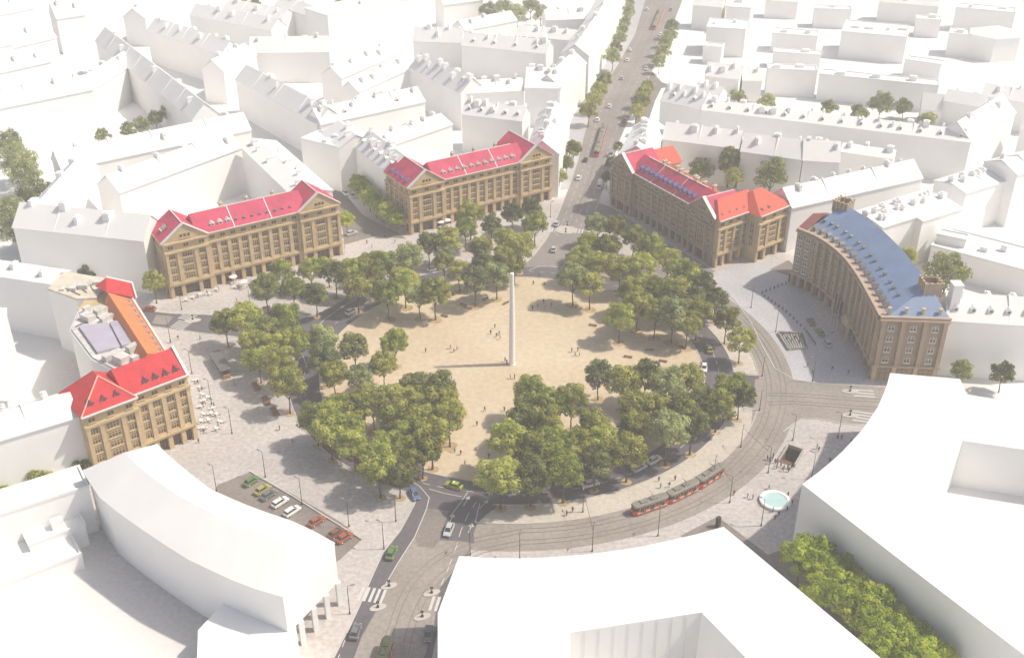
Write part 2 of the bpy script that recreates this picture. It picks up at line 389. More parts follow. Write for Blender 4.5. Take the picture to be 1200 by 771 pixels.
BM = [mid(.44, i) for i in range(2, 13)]; BM2 = [mid(.56, i) for i in range(2, 13)]
track(poly(BM)); track(poly(BM2))
for dy in (0, 9): track([*poly([(900,462+dy*1.2),(930,463+dy),(960,465+dy),(1000,468+dy),(1050,471+dy),(1090,473+dy)])])
# traffic islands with a kerb and a keep-right beacon
def island(c, a, b, rot, beacons):
    p = at(*c); q = MB(); n = 20
    q.prism([(a*math.cos(2*math.pi*i/n), b*math.sin(2*math.pi*i/n)) for i in range(n)], 0, .2)
    o = q.build('traffic_island', mat('island_paving', (.50,.46,.41), .9, .1, .5), None, (p.x, p.y, .03), rot); tag(o, kind='structure')
for c, a, b, r in (((443,712),1.9,1.0,.4), ((495,723),1.9,1.0,.4), ((456,687),1.9,.9,.4), ((506,695),2.0,.9,.4), ((663,270),4.0,3.6,.0), ((226,376),2.6,1.3,.2), ((996,487),2.4,1.1,0), ((996,459),2.4,1.1,0)):
    island(c, a, b, r, 1)
# metro stair pit: walls, steps
q = MB(); n = 4
for i in range(4):
    a, b = PIT[i], PIT[(i+1) % 4]; q.add([(*a,.02),(*b,.02),(*b,-4.5),(*a,-4.5)], [(0,1,2,3)])
a, b, c, d = [Vector(p) for p in PIT]
for k in range(14):
    t0, t1 = k/14, (k+1)/14; z = -.1 - 4.2*(1-t0)
    p0, p1, p2, p3 = a.lerp(d, t0), b.lerp(c, t0), b.lerp(c, t1), a.lerp(d, t1); z = -4.2 + 4.2*t1
    q.add([(*p0,z),(*p1,z),(*p2,z),(*p3,z),(*p0,z-.35),(*p1,z-.35)], [(0,1,2,3),(0,1,5,4)])
o = q.build('metro_stairs', mat('pit_stone', (.16,.085,.05), .8, .2, 1), fix=False)
tag(o, 'open stairwell sunk in the paving with a crowd at its lower edge', 'stairs')
q = MB()
for i in (0, 1, 3):
    p0, p1 = Vector(PIT[i]), Vector(PIT[(i+1) % 4]); u = (p1-p0).normalized(); q.obox((p0+p1)/2, u.x, u.y, (p1-p0).length/2+.15, .15, .03, 1.0)
q.build('parapet', M['concrete'], o)
# ================================================================ THE STONE BUILDINGS
def win_mesh(name, w, h, frame, cols=2, rows=2):
    q = MB(); q.box(-w/2, -.03, 0, w/2, .02, h, 1)
    t = .13
    for x in [-w/2 + w*i/cols for i in range(cols+1)]: q.box(x-t/2, -.10, 0, x+t/2, -.03, h, 0)
    for z in ([0, h] + [h*.66] if rows == 2 else [0, h]): q.box(-w/2, -.10, z-t/2, w/2, -.031, z+t/2, 0)
    q.box(-w/2-.18, -.30, -.26, w/2+.18, -.02, -.08, 0)
    return q.mesh(name, [frame, M['glass']])
W_STD = win_mesh('window', 2.0, 1.75, M['stone_light'], 3)
W_WIDE = win_mesh('window', 3.2, 1.75, M['stone_light'], 4)
W_ATT = win_mesh('window', 1.7, 1.2, M['stone_light'], 2, 1)
W_TYMP = win_mesh('window', .95, 1.25, M['stone_light'], 1, 1)
W_SIDE = win_mesh('window', 1.6, 1.8, M['frame'], 2)
W_WHITE = win_mesh('window', 1.7, 1.6, M['frame_white'], 2); W_SQ = win_mesh('window', 1.6, 1.6, M['frame'], 2)
def shop_mesh(w, h):
    q = MB(); q.box(-w/2, -.03, 0, w/2, .02, h, 1)
    for x in (-w/2, -w/6, w/6, w/2): q.box(x-.06, -.10, 0, x+.06, -.03, h, 0)
    for z in (h*.62, h): q.box(-w/2, -.10, z-.07, w/2, -.031, z+.07, 0)
    return q.mesh('shopfront', [M['wood'], M['shop']])
def dormer_mesh(w, h, d, wall, roof):
    """gabled dormer, front at y=0, sitting on z=0, running back to y=d"""
    q = MB(); q.box(-w/2, 0, -.8, w/2, d, h, 0); q.box(-w*.3, -.04, h*.2, w*.3, -.005, h*.85, 2)
    e = w/2 + .22; r = h + w*.5
    q.add([(-e,-.2,h-.05),(0,-.2,r),(0,d,r),(-e,d,h-.05),(e,-.2,h-.05),(e,d,h-.05)], [(0,1,2,3),(1,4,5,2),(0,4,1),(3,2,5)], 1)
    return q.mesh('dormer', [wall, roof, M['glass']])
D_WHITE = dormer_mesh(1.35, .8, 2.2, M['white'], M['gutter'])
D_SMALL = dormer_mesh(.7, .45, 1.2, M['dark'], M['iron'])
D_LILAC = dormer_mesh(1.6, .95, 2.6, mat('blue_lilac', (.15,.14,.34), .7), mat('blue_tin', (.07,.08,.24), .8, .1, 1))
D_RED = dormer_mesh(1.5, .6, 2.2, mat('dormer_rose', (.50,.30,.30), .7), mat('dormer_plum', (.20,.04,.06), .7))
D_CLAY = dormer_mesh(1.5, 1.0, 2.5, M['clay'], M['clay_roof'])
def chimney_mesh(w, d, h, m, cap):
    q = MB(); q.box(-w/2,-d/2,-1.6, w/2,d/2,h, 0); q.box(-w/2-.12,-d/2-.12,h, w/2+.12,d/2+.12,h+.18, 1); q.box(-w*.28,-d*.28,h+.18, w*.28,d*.28,h+.5, 0)
    return q.mesh('chimney', [m, cap])
CH_STONE = chimney_mesh(.8, 1.4, 1.5, M['stone_light'], M['gutter'])
CH_CLAY = [chimney_mesh(.8, 1.6, 1.5, M['clay'], M['clay_roof']), chimney_mesh(1.2, 2.6, 1.3, M['clay'], M['clay_roof']), chimney_mesh(2.4, 2.2, 1.6, M['clay'], M['clay_roof'])]
SHOPS = {}
def facade(wall, corn, pil, root, x0, x1, y, H, nb, wide_mid, sm, wmeshes, skip=None, rows=4, gz=4.7):
    """stone front on the plane y, from x0 to x1, facing -y: arcade piers, string course, giant pilasters, attic, cornices; windows and shopfronts as parts"""
    zc, za = H-3.7, H-.55
    ws = [1.0]*nb
    if wide_mid and nb == 3: ws = [.92, 1.25, .92]
    tot = sum(ws); xs = [x0]; marg = .7
    for k in ws: xs.append(xs[-1] + (x1-x0)*k/tot)
    for i, x in enumerate(xs):
        a = x - .62 if 0 < i < nb else (x if i == 0 else x-1.15); b_ = x + .62 if 0 < i < nb else (x+1.15 if i == 0 else x)
        wall.box(a, y-.22, 0, b_, y+1.05, gz)                                   # arcade pier
        wall.box(a-.08, y-.30, 0, b_+.08, y-.10, .55)
        p = MB(); p.box(a+.06, y-.50, gz+.62, b_-.06, y+.06, zc); p.box(a-.04, y-.60, zc-.75, b_+.04, y-.02, zc-.003); p.box(a-.04, y-.60, gz+.621, b_+.04, y-.02, gz+1.2)
        p.build('pilaster', sm, root)
    wall.box(x0+.004, y-.10, gz-.9, x1-.004, y+1.0, gz+.001)                                  # arcade lintel
    for z0, z1, pr in ((gz, gz+.6, .78), (zc, zc+.62, .80), (H-.5, H, .95)): corn.box(x0-.12, y-pr, z0, x1+.12, y+.1, z1)
    corn.box(x0-.05, y-.45, gz+.6, x1+.05, y-.32, gz+.95)
    fh = (zc - gz - .9) / rows
    for i in range(nb):
        xm = (xs[i]+xs[i+1])/2; bw = xs[i+1]-xs[i]
        wm = wmeshes[1] if (wide_mid and i == 1 and nb == 3) else wmeshes[0]
        for r in range(rows): put('window', wm, root, (xm, y, gz+1.15+fh*r))
        put('window', W_ATT, root, (xm - .0, y-.02, zc+1.25))
        w = round(bw-1.3, 1); SHOPS.setdefault(w, None)
        if SHOPS[w] is None: SHOPS[w] = shop_mesh(w, gz-1.0)
        put('shopfront', SHOPS[w], root, (xm, y+.93, .05))
        for r in range(rows-1): wall.box(xm-bw/2+.6, y-.10, gz+.72+fh*(r+1), xm+bw/2-.6, y+.02, gz+.98+fh*(r+1))
def gable_roof_x(q, x0, x1, y0, y1, z, rise, m=0, ov=.5):
    ym = (y0+y1)/2
    q.add([(x0,y0-ov,z),(x1,y0-ov,z),(x1,ym,z+rise),(x0,ym,z+rise),(x0,y1+ov,z),(x1,y1+ov,z)], [(0,1,2,3),(3,2,5,4),(0,3,4),(1,5,2)], m)
def gable_roof_y(q, x0, x1, y0, y1, z, rise, m=0, ov=.5):
    xm = (x0+x1)/2
    q.add([(x0-ov,y0,z),(xm,y0,z+rise),(xm,y1,z+rise),(x0-ov,y1,z),(x1+ov,y0,z),(x1+ov,y1,z)], [(0,1,2,3),(1,4,5,2),(0,4,1),(3,2,5)], m)
def frame_of(b0, b1):
    a = at(*b0) if len(b0) == 2 else Vector(b0); b = at(*b1) if len(b1) == 2 else Vector(b1)
    d = b-a; return a, math.atan2(d.y, d.x), d.to_2d().length
def pediment(root, x0, x1, y, H, rise, sm):
    xm = (x0+x1)/2; q = MB()
    q.add([(x0-.2,y-.3,H),(x1+.2,y-.3,H),(xm,y-.3,H+rise),(x0-.2,y+.5,H),(x1+.2,y+.5,H),(xm,y+.5,H+rise)], [(0,1,2),(3,5,4),(0,3,4,1),(1,4,5,2),(2,5,3,0)])
    o = q.build('gable', sm, root)
    for k in (-1, 0, 1): put('window', W_TYMP, o, (xm+k*1.25, y-.31, H+1.0))
    q = MB()
    for s in (-1, 1):
        xe = x0-.6 if s < 0 else x1+.6; dz = .32
        q.add([(xe,y-.75,H),(xm,y-.75,H+rise+.25),(xm,y-.75,H+rise+.25+dz),(xe,y-.75,H+dz),(xe,y+.6,H),(xm,y+.6,H+rise+.25),(xm,y+.6,H+rise+.25+dz),(xe,y+.6,H+dz)],
              [(0,1,2,3),(4,7,6,5),(0,4,5,1),(3,2,6,7),(0,3,7,4)])
    q.build('coping', M['gutter'], o)
    q = MB(); q.lathe([(0,y*0),(.01,0)], 3) if 0 else None
def long_building(label, b0, b1, H, depth, pavw, nmain, sm, wm, rise=5.2, dormers=None, left_side=0, right_side=0, side_depth=None, group=None, pav_l=True, pav_r=True):
    a, rz, L = frame_of(b0, b1)
    root = empty('stone_building', a, rz); tag(root, label, 'building', group)
    wall, corn = MB(), MB(); pr = 1.1
    lx = pavw if pav_l else 0; rx = L-pavw if pav_r else L
    def core(x0, x1, y0):
        wall.box(x0, y0, 4.6, x1, depth, H-.02); wall.box(x0+.02, y0+1.0, 0, x1-.02, depth-.02, 4.62)
    core(lx-.3, rx+.3, pr)
    if pav_l: core(0, pavw, 0)
    if pav_r: core(L-pavw, L, 0)
    facade(wall, corn, None, root, lx, rx, pr, H, nmain, False, sm, wm)
    if pav_l: facade(wall, corn, None, root, 0, pavw, 0, H, 3, True, sm, wm)
    if pav_r: facade(wall, corn, None, root, L-pavw, L, 0, H, 3, True, sm, wm)
    sd = side_depth or depth
    for n, x, s in ((left_side, 0, -1), (right_side, L, 1)):
        if not n: continue
        for z0, z1, p in ((4.7,5.3,.45), (H-3.7,H-3.1,.45), (H-.5,H,.6)):
            corn.box(min(x-s*.05, x+s*p), .15, z0, max(x-s*.05, x+s*p), sd, z1)
        for i in range(n):
            yy = sd*(i+.5)/n
            for r in range(4): put('window', W_SIDE, root, (x+s*.02, yy, 5.9+r*2.55), s*math.pi/2)
            put('window', W_ATT, root, (x+s*.02, yy, H-2.4), s*math.pi/2)
            put('shopfront', SHOPS.setdefault('side', shop_mesh(2.2, 3.0)), root, (x+s*.04, yy, .4), s*math.pi/2)
        for i in range(n+1):
            yy = min(max(sd*i/n, .55), sd-.45); wall.box(min(x, x+s*.35), yy-.45, 0, max(x, x+s*.35), yy+.45, H-3.7)
    wall.build('wall', sm, root); corn.build('cornice', sm, root)
    q = MB(); gable_roof_x(q, lx-3, rx+3, pr-.3, depth, H+.02, rise); rf = q.build('roof', M['roof_red'], root)
    q = MB(); q.box(lx+.3, pr-1.1, H+.005, rx-.3, pr-.75, H+.22); q.build('gutter', M['gutter'], root)
    # ridge cap and two roof seams
    q = MB(); ym = (pr-.3+depth)/2
    q.box(lx, ym-.18, H+rise-.05, rx, ym+.18, H+rise+.16)
    for fx in (.30, .70):
        x = lx+(rx-lx)*fx; q.add([(x-.16,pr-.8,H+.16),(x+.16,pr-.8,H+.16),(x+.16,ym,H+rise+.14),(x-.16,ym,H+rise+.14)], [(0,1,2,3)])
    q.build('ridge_cap', M['gutter'], rf)
    for fx in (.22, .5, .78): put('chimney', CH_STONE, rf, (lx+(rx-lx)*fx+1, ym+.9, H+rise-.3))
    for ok, x0, x1 in ((pav_l, 0, pavw), (pav_r, L-pavw, L)):
        if not ok: continue
        q = MB(); gable_roof_y(q, x0, x1, .4, max(sd, depth)+.3, H+.03, rise+.3); o = q.build('pavilion_roof', M['roof_red'], root)
        pediment(root, x0, x1, 0, H, rise+.25, sm)
        q = MB(); xm = (x0+x1)/2; q.box(xm-.16, .5, H+rise+.2, xm+.16, max(sd, depth), H+rise+.46); q.build('ridge_cap', M['gutter'], o)
    if dormers:
        md, n, f0, f1 = dormers; hd = (depth-pr+.3)/2; fy = .22
        for i in range(n):
            me = md if not isinstance(md, list) else md[min(i, len(md)-1)]
            put('dormer', me, rf, (lx+(rx-lx)*(f0+(f1-f0)*i/max(1, n-1)), pr-.3+hd*fy, H+rise*(fy+.06)))
    return root, L, a, rz
A, LA, _, _ = long_building('sunlit tan building with a long crimson roof and few dormers, left of the clipped trees', (201.8,350), (402,298.5), 19.8, 13.5, 14.6, 9, M['stone'], (W_STD, W_WIDE),
              dormers=([D_WHITE]*3+[D_SMALL], 11, .09, .93), left_side=3, side_depth=13.5)
o = put('skylight', win_mesh('skylight', 2.2, 2.0, M['white'], 2), A, (1.7, 6.5, 22.0)); o.rotation_euler = (R(-52), 0, R(-90))
B3, LB, _, _ = long_building('sunlit tan building with a crimson roof and white dormers at the boulevard corner', (481.8,275.3), (645.7,233.8), 18.4, 14.0, 14.4, 9, M['stone'], (W_STD, W_WIDE),
              dormers=(D_WHITE, 11, .05, .95), left_side=5, side_depth=19.5)
for i in range(4): put('dormer', D_LILAC, B3, (-.3+1.1, 4+i*3.9, 18.9), -math.pi/2)
B4, LC, a4, rz4 = long_building('shaded brown stone building with a dark red roof and blue dormers, right of the boulevard', (714.8,240), tuple(at(836.8,314) - (at(836.8,314)-at(714.8,240)).normalized()*2.0), 17.8, 13.5, 13.6, 9, M['stone_shaded'], (W_STD, W_WIDE),
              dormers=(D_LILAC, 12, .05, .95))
# its second arm, turned to the sun: a short recessed front and a projecting end block
def arm(root, rootloc, rootrz, b0, b1, b2, b3, H, sm):
    inv = Matrix.Rotation(-rootrz, 4, 'Z') @ Matrix.Translation(-rootloc)
    def sub(p, q, nb, depth, wide, yoff):
        pa, pb = inv @ Vector(p), inv @ Vector(q); d = pb-pa; rz = math.atan2(d.y, d.x); L = d.to_2d().length
        wall, corn = MB(), MB(); e = empty('wing', pa, rz); e.parent = root
        wall.prism([(0,0),(L,0),(L,depth),(yoff,depth)], 4.6, H-.03); wall.prism([(.02+yoff*.08,1.0),(L-.02,1.0),(L-.02,depth-.02),(yoff+.02,depth-.02)], 0, 4.62)
        facade(wall, corn, None, e, .02, L-.02, 0, H, nb, wide, sm, (W_STD, W_WIDE))
        wall.build('wall', sm, e); corn.build('cornice', sm, e); return e, L
    e1, L1 = sub(b0, b1, 4, 13.5, False, 3.2); e2, L2 = sub(b2, b3, 3, 15.5, True, 0)
    q = MB(); q.add([(-.6,-.9,H+.03),(L1+1,-.9,H+.03),(L1+4,5.5,H+5.0),(4.2,5.5,H+5.0),(L1+4,14,H+.03),(4.2,14,H+.03)], [(0,1,2,3),(3,2,4,5),(0,3,5),(1,4,2)]); r1 = q.build('roof', M['roof_sunlit_coral'], e1)
    q = MB(); q.add([(-.7,-1,H+.04),(L2+.7,-1,H+.04),(L2+.7,16,H+.04),(-.7,16,H+.04),(L2*.35,8.5,H+5.4),(L2*.62,8.5,H+5.4)], [(0,1,5,4),(1,2,5),(2,3,4,5),(3,0,4)]); r2 = q.build('roof', M['roof_sunlit_coral'], e2)
    for e, L, rf in ((e1, L1, r1), (e2, L2, r2)):
        q = MB(); q.box(-.4, -1.25, H+.01, L+.4, -.88, H+.3); q.build('gutter', M['gutter'], e)
        for i in range(4 if e is e1 else 2): put('dormer', D_SMALL, rf, (L*(i+.7)/4.5, .9, H+1.1))
    # side of the projecting block
    for r in range(4): put('window', W_SIDE, e2, (-.02, 2.6, 5.9+r*2.3), -math.pi/2)
arm(B4, a4, rz4, at(836.8,314), at(873.8,300), at(883.7,307.8), at(918,293), 17.8, M['stone'])
q = MB(); gable_roof_y(q, .3, 12.5, 12.5, 24, 17.5, 4.6); q.build('roof', M['roof_sunlit_coral'], B4)
q = MB(); q.box(.8, 13.4, 0, 12, 24, 17.45); q.build('wall', M['stone'], B4)
for k in range(6): put('chimney', CH_STONE, B4, (17+k*5.4, 13.9, 19.4 if k % 2 else 18.9))
q = MB(); q.box(14.5, 13.3, 17.4, 46, 15.6, 18.6); q.build('rear_terrace', M['roof_sunlit_coral'], B4)

# ---- corner building at the left edge: front with two roofs, a long wing running back
def left_corner():
    a = at(93,485,20.3); a.z = 0; b = at(219,438,20.3); b.z = 0; d = b-a; rz = math.atan2(d.y, d.x); L = d.to_2d().length
    root = empty('stone_building', a, rz); H = 20.3; dep = 12.5; px = 13.6
    tag(root, 'sunlit tan corner building with scarlet and orange roofs, left of the kiosk', 'building')
    wall, corn = MB(), MB(); sm = M['stone']
    wall.box(0, -1.6, 4.6, px, dep, H-.02); wall.box(.02, -.6, 0, px-.02, dep-.02, 4.62)
    wall.box(px-.3, 0, 4.6, L, dep, H-.04); wall.box(px-.3, 1.0, 0, L-.02, dep-.03, 4.62)
    facade(wall, corn, None, root, 0, px, -1.6, H, 3, True, sm, (W_STD, W_WIDE)); facade(wall, corn, None, root, px, L, 0, H, 4, False, sm, (W_STD, W_WIDE))
    # wing: outer line W0-W1, along the back street
    W = [(L-.2, dep-.5), (34.2, 50), (20, 52.5), (14, 43), (12.5, 24), (15.5, dep-.5)]
    wall.build('wall', sm, root); ww = MB(); ww.prism(W, 0, H-.6); ww.build('wing_wall', M['clay'], root)
    corn.build('cornice', sm, root)
    q = MB()
    x0, x1, ym = px-2, L-.4, dep/2+.2
    q.add([(x0,-.9,H+.05),(x1,-.9,H+.05),(x1,ym,H+5),(x0,ym,H+5),(x1,dep+.6,H+.05),(x0,dep+.6,H+.05)], [(0,1,2,3),(3,2,4,5),(1,4,2),(0,3,5)]); rf = q.build('roof', M['roof_scarlet'], root)
    for i in range(4): put('dormer', D_RED, rf, (px+4.2+i*2.75, .75, H+1.15))
    q = MB(); q.add([(L-.4,-1.1,H),(L+.25,-1.1,H),(L+.25,ym,H+5.6),(L-.4,ym,H+5.6),(L+.25,dep+.8,H),(L-.4,dep+.8,H)], [(0,1,2,3),(3,2,4,5),(1,4,2),(0,3,5),(0,5,4,1)]); q.build('coping', M['gutter'], root)
    q = MB(); q.box(px, -1.2, H+.01, L, -.85, H+.35); q.box(-.5, -2.85, H+.01, px+.3, -2.45, H+.35); q.box(px+.05,-2.4,H+.012,px+.4,-1.25,H+.34); q.build('gutter', M['gutter'], root)
    q = MB(); q.add([(-.6,-2.5,H+.06),(px+.3,-2.5,H+.06),(px+.3,dep,H+.06),(-.6,dep,H+.06),(px*.56,4.8,H+5.5),(px*.56,8.2,H+5.5)], [(0,1,4),(1,2,5,4),(2,3,5),(3,0,4,5)]); r2 = q.build('pavilion_roof', M['roof_scarlet'], root)
    q = MB(); 
    for p, s in (((-.6,-2.5,H+.12),(px*.56,4.8,H+5.6)), ((px+.3,-2.5,H+.12),(px*.56,4.8,H+5.6))): q.tube(p, s, .22, .22, 6)
    q.build('ridge_cap', mat('peach_tiles', (.72,.36,.25), .7, .1, 1), r2)
    for i in range(3): put('dormer', D_RED, r2, (3.0+i*3.3, -.6, H+1.3))
    # wing roofs
    e0, e1, r0, r1 = (L+.6, dep+1, H-.5), (34.9, 50, H-.5), (L-5.2, dep-1, H+2.9), (28.9, 51, H+2.9)
    q = MB(); q.add([e0, e1, r1, r0, (L-7, dep-1, H-.55), (27, 51, H-.55)], [(0,1,2,3),(3,2,5,4),(0,3,4),(1,5,2)]); wr = q.build('wing_roof', M['roof_sunlit_orange'], root)
    for i in range(10):
        t = (i+.7)/10.5; p = Vector(e0).lerp(Vector(e1), t); q0 = Vector(r0).lerp(Vector(r1), t); s = p.lerp(q0, .17); o = put('dormer', D_SMALL, wr, s, R(80))
    q = MB(); u = (Vector(e1)-Vector(e0)).normalized(); q.obox(((e0[0]+e1[0])/2+.2, (e0[1]+e1[1])/2), u.x, u.y, 19.4, .3, H-.55, H-.1); q.build('gutter', M['gutter'], root)
    q = MB(); q.add([(28.6,51.2,H+3.2),(35.6,48.5,H-.3),(38.5,58.0,H-.3),(32.0,59.4,H+3.4),(28.4,60,H+1.5)], [(0,1,2,3),(0,3,4)])
    q.add([(38.5,58,H-.35),(35.6,48.5,H-.35),(38.4,58,0),(35.5,48.5,0)], [(0,1,3,2)], 1); q.build('pavilion_roof', [M['roof_scarlet'], sm], root)
    q = MB(); q.prism([(35.4,47.5),(38,58),(27,61),(20,53),(27,50)], 0, H-.5); q.build('wall', sm, root)
    q = MB(); q.tube((35.8,48.2,H-.1),(38.8,58.2,H-.1),.3,.3,6); q.tube((38.8,58.2,H-.1),(31.9,59.6,H+3.6),.3,.3,6); q.build('coping', M['gutter'], root)
    z = H-.58
    q = MB(); q.prism([(L-7.2, dep-.6),(27, 50.5),(20.3,52),(14.4,42.6),(13,24),(15.7,dep-.3)], z, z+.5); q.build('flat_roof', M['flatroof'], root)
    inv = Matrix.Rotation(-rz, 4, 'Z') @ Matrix.Translation(-a)
    ex = [(inv @ at(*p, H+.2)).to_2d() for p in ((56,338),(76,318),(130,327),(121,336),(113,349),(90,350))]
    q = MB(); q.prism([k*1.0 for k in ex], 0, H-.4); q.build('wing_wall', M['clay'], root); q = MB(); q.prism(ex, H-.399, H+.2); q.build('beige_roof', M['beige'], root)
    for i in range(5):
        q = MB(); c = ex[0].lerp(ex[2], .15+.15*i).lerp(ex[5].lerp(ex[3], .15+.2*i), .25+.12*(i%3)); q.obox(c, .6, .8, 1.2+.5*(i%2), .6+.4*(i%3), H+.2, H+.9+.35*(i%3)); q.build('roof_unit', M['flatroof'], root)
    for i in range(4):
        q = MB(); u0 = ex[0].lerp(ex[2], .2+.22*i); u1 = ex[5].lerp(ex[3], .2+.22*i); w_ = (u1-u0).normalized(); q.obox((u0+u1)/2, w_.x, w_.y, (u1-u0).length*.42, .09, H+.2, H+.55); q.build('roof_rail', M['iron'], root)
    q = MB(); q.prism([(14.6,24.5),(20.4,23.3),(23.2,38.3),(16.2,41.5)], z+.3, z+1.3); q.prism([(20.9,23.2),(25.2,22.4),(27.2,36.4),(23.6,38.2)], z+.3, z+1.45); o = q.build('roof_deck', M['lilac'], root)
    q = MB()
    for c, hx, hy, h in (((17,20.4),2.6,.9,1.5), ((22.5,20),1.6,.9,2.0), ((18,16.5),1.5,1.9,2.2), ((20.8,14.8),1.0,.7,1.6), ((24.0,40.8),2.0,.7,1.4), ((20,44.5),1.3,2.0,1.8), ((24.5,46.5),1.8,1.0,1.3), ((21.5,49.0),1.0,.6,1.9)):
        q = MB(); q.obox(c, .97, .24, hx, hy, z+.3, z+.5+h); q.build('roof_unit', M['flatroof'], root)
    q = MB(); q.obox((22,14.5), .97, .24, 1.9, 1.5, z+.45, z+.75); q.build('solar_panel', M['roof_blue'], root)
    q = MB()
    for c, hx, hy in (((19.2,18.6),3.2,.12), ((24.8,30),.12,6.2), ((17.4,43),1.8,.12), ((22.2,45),.12,2.6), ((25,16.5),.12,1.6)): q.obox(c, .97, .24, hx, hy, z+.5, z+.95)
    q.build('roof_railing', M['iron'], root)
left_corner()

# ---- the curved blue roofed building
def crom(pts, n):
    out = []; P4 = [2*Vector(pts[0])-Vector(pts[1])] + [Vector(p) for p in pts] + [2*Vector(pts[-1])-Vector(pts[-2])]
    m = len(pts)-1
    for i in range(n+1):
        t = m*i/n; k = min(int(t), m-1); t -= k; a, b, c, d = P4[k:k+4]
        out.append(.5*((2*b)+(-a+c)*t+(2*a-5*b+4*c-d)*t*t+(-a+3*b-3*c+d)*t**3))
    return out
def curved_building():
    root = empty('stone_building', (104,20,0)); tag(root, 'curved brown stone building with a blue sheet roof and two roof turrets', 'building')
    O = Vector((104,20)); H = 21.0; N = 26
    Fp = [Vector(p)-O for p in crom([(94.2,51.2),(99.8,43.6),(103.6,32),(104.9,18),(104.8,4),(104.5,-8.2)], N)]
    Bp = [Vector(p)-O for p in crom([(106.2,63),(113.5,56.5),(118.5,42),(121.5,24),(122.5,6),(122.8,-9.4)], N)]
    def off(i, t): return Fp[i].lerp(Bp[i], t)
    sm = M['stone_shaded']; wall = MB()
    wall.strip([[(*Fp[i],z) for i in range(N+1)] for z in (4.6, H)]); wall.strip([[(*off(i,.05),z) for i in range(N+1)] for z in (0, 4.6)]); wall.strip([[(*off(i,.05),4.6) for i in range(N+1)], [(*Fp[i],4.6) for i in range(N+1)]])
    wall.strip([[(*Bp[i],z) for i in range(N+1)] for z in (0, H)])
    for k in (0, N): wall.add([(*Fp[k],4.6),(*Bp[k],4.6),(*Bp[k],H),(*Fp[k],H)], [(0,1,2,3)]); wall.add([(*off(k,.05),0),(*Bp[k],0),(*Bp[k],4.6),(*off(k,.05),4.6)], [(0,1,2,3)])
    wall.build('wall', sm, root)
    corn = MB()
    for z0, z1, p in ((4.5,5.1,.05), (H-.9,H-.5,.075), (H-.3,H+.3,.05)):
        rows = [[(*off(i,-p),z) for i in range(N+1)] for z in (z0, z1)]
        corn.strip(rows); corn.strip([[(*off(i,-p),z1) for i in range(N+1)], [(*off(i,.03),z1) for i in range(N+1)]]); corn.strip([[(*off(i,-p),z0) for i in range(N+1)], [(*off(i,.01),z0) for i in range(N+1)]])
    e = (Bp[N]-Fp[N]); Le = e.length; eu = e/Le; en = Vector((eu.y, -eu.x))
    for z0, z1, p in ((4.5,5.1,.5), (H-.9,H-.5,1.25), (H-.3,H+.3,.8)):
        c = Fp[N].lerp(Bp[N], .5) + en*(p/2-.05); corn.obox(c, eu.x, eu.y, Le/2+.6, p/2+.05, z0, z1+.004)
    corn.build('cornice', mat('rose_stone', (.46,.345,.25), .85, .08, .3), root)
    # giant pilasters and windows along the curve
    nb = 15
    def fr(s):
        t = s*N; k = min(int(t), N-1); p = Fp[k].lerp(Fp[k+1], t-k); d = (Fp[k+1]-Fp[k]).normalized(); return p, d
    pz = MB(); pz.box(-.58, -1.05, 5.1, .58, .15, 20.1); pz.box(-.74,-1.2,19.3,.74,.1,20.09); pz.box(-.74,-1.2,5.1,.74,.1,5.8); pil = pz.mesh('pilaster', mat('brown_stone', (.42,.315,.20), .85, .12, .3))
    pg = MB(); pg.box(-.6,-.35,0,.6,.9,4.55); pier = pg.mesh('pier', M['stone_shaded'])
    for i in range(nb+1):
        p, d = fr(min(max(i/nb, .012), .988)); rz = math.atan2(d.y, d.x)
        if i > 2: put('pilaster', pil, root, (*p, 0), rz)
        put('pier', pier, root, (*p, 0), rz)
    for i in range(nb):
        p, d = fr((i+.5)/nb); rz = math.atan2(d.y, d.x)
        for r in range(5): put('window', W_WHITE if i < 2 else W_SQ, root, (*p, 5.9+r*2.85), rz)
        put('shopfront', SHOPS.setdefault('c', shop_mesh(2.8, 3.2)), root, (*(off(int((i+.5)/nb*N), .05)), .1), rz)
    # sunlit end wall
    rz = math.atan2(eu.y, eu.x); ne = 3
    for i in range(ne+1):
        p = Fp[N] + eu*(Le*i/ne if 0 < i < ne else (.6 if i == 0 else Le-.6)); put('pilaster', pil, root, (*p, 0), rz); 
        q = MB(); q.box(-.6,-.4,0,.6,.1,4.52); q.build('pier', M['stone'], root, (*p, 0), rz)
    for i in range(ne):
        p = Fp[N] + eu*(Le*(i+.5)/ne)
        for r in range(4): put('window', W_WHITE, root, (*p, 6.1+r*3.5), rz)
        put('shopfront', SHOPS.setdefault('e', shop_mesh(4.4, 3.6)), root, (*(p - en*.04), .1), rz)
    # roof: parapet walk, front slope, ridge, back slope, hipped near end
    q = MB(); q.strip([[(*off(i,-.05),H+.2) for i in range(N+1)], [(*off(i,1.02),H+.2) for i in range(N+1)]]); q.build('terrace', mat('rose_paving', (.40,.29,.23), .8, .1, .4), root)
    n0, n1 = 4, N-3; zr = H+6.2
    q = MB(); q.strip([[(*off(i,.09),H+.25) for i in range(2, N+1)], [(*off(min(max(i, n0), n1),.80),zr) for i in range(2, N+1)], [(*off(i,.99),H+.25) for i in range(2, N+1)]])
    q.add([(*off(N,.09),H+.25),(*off(N,1.0),H+.25),(*off(n1,.80),zr)], [(0,1,2)]); q.add([(*off(2,.09),H+.25),(*off(n0,.80),zr),(*off(2,.99),H+.25)], [(0,1,2)])
    rf = q.build('roof', M['roof_blue'], root)
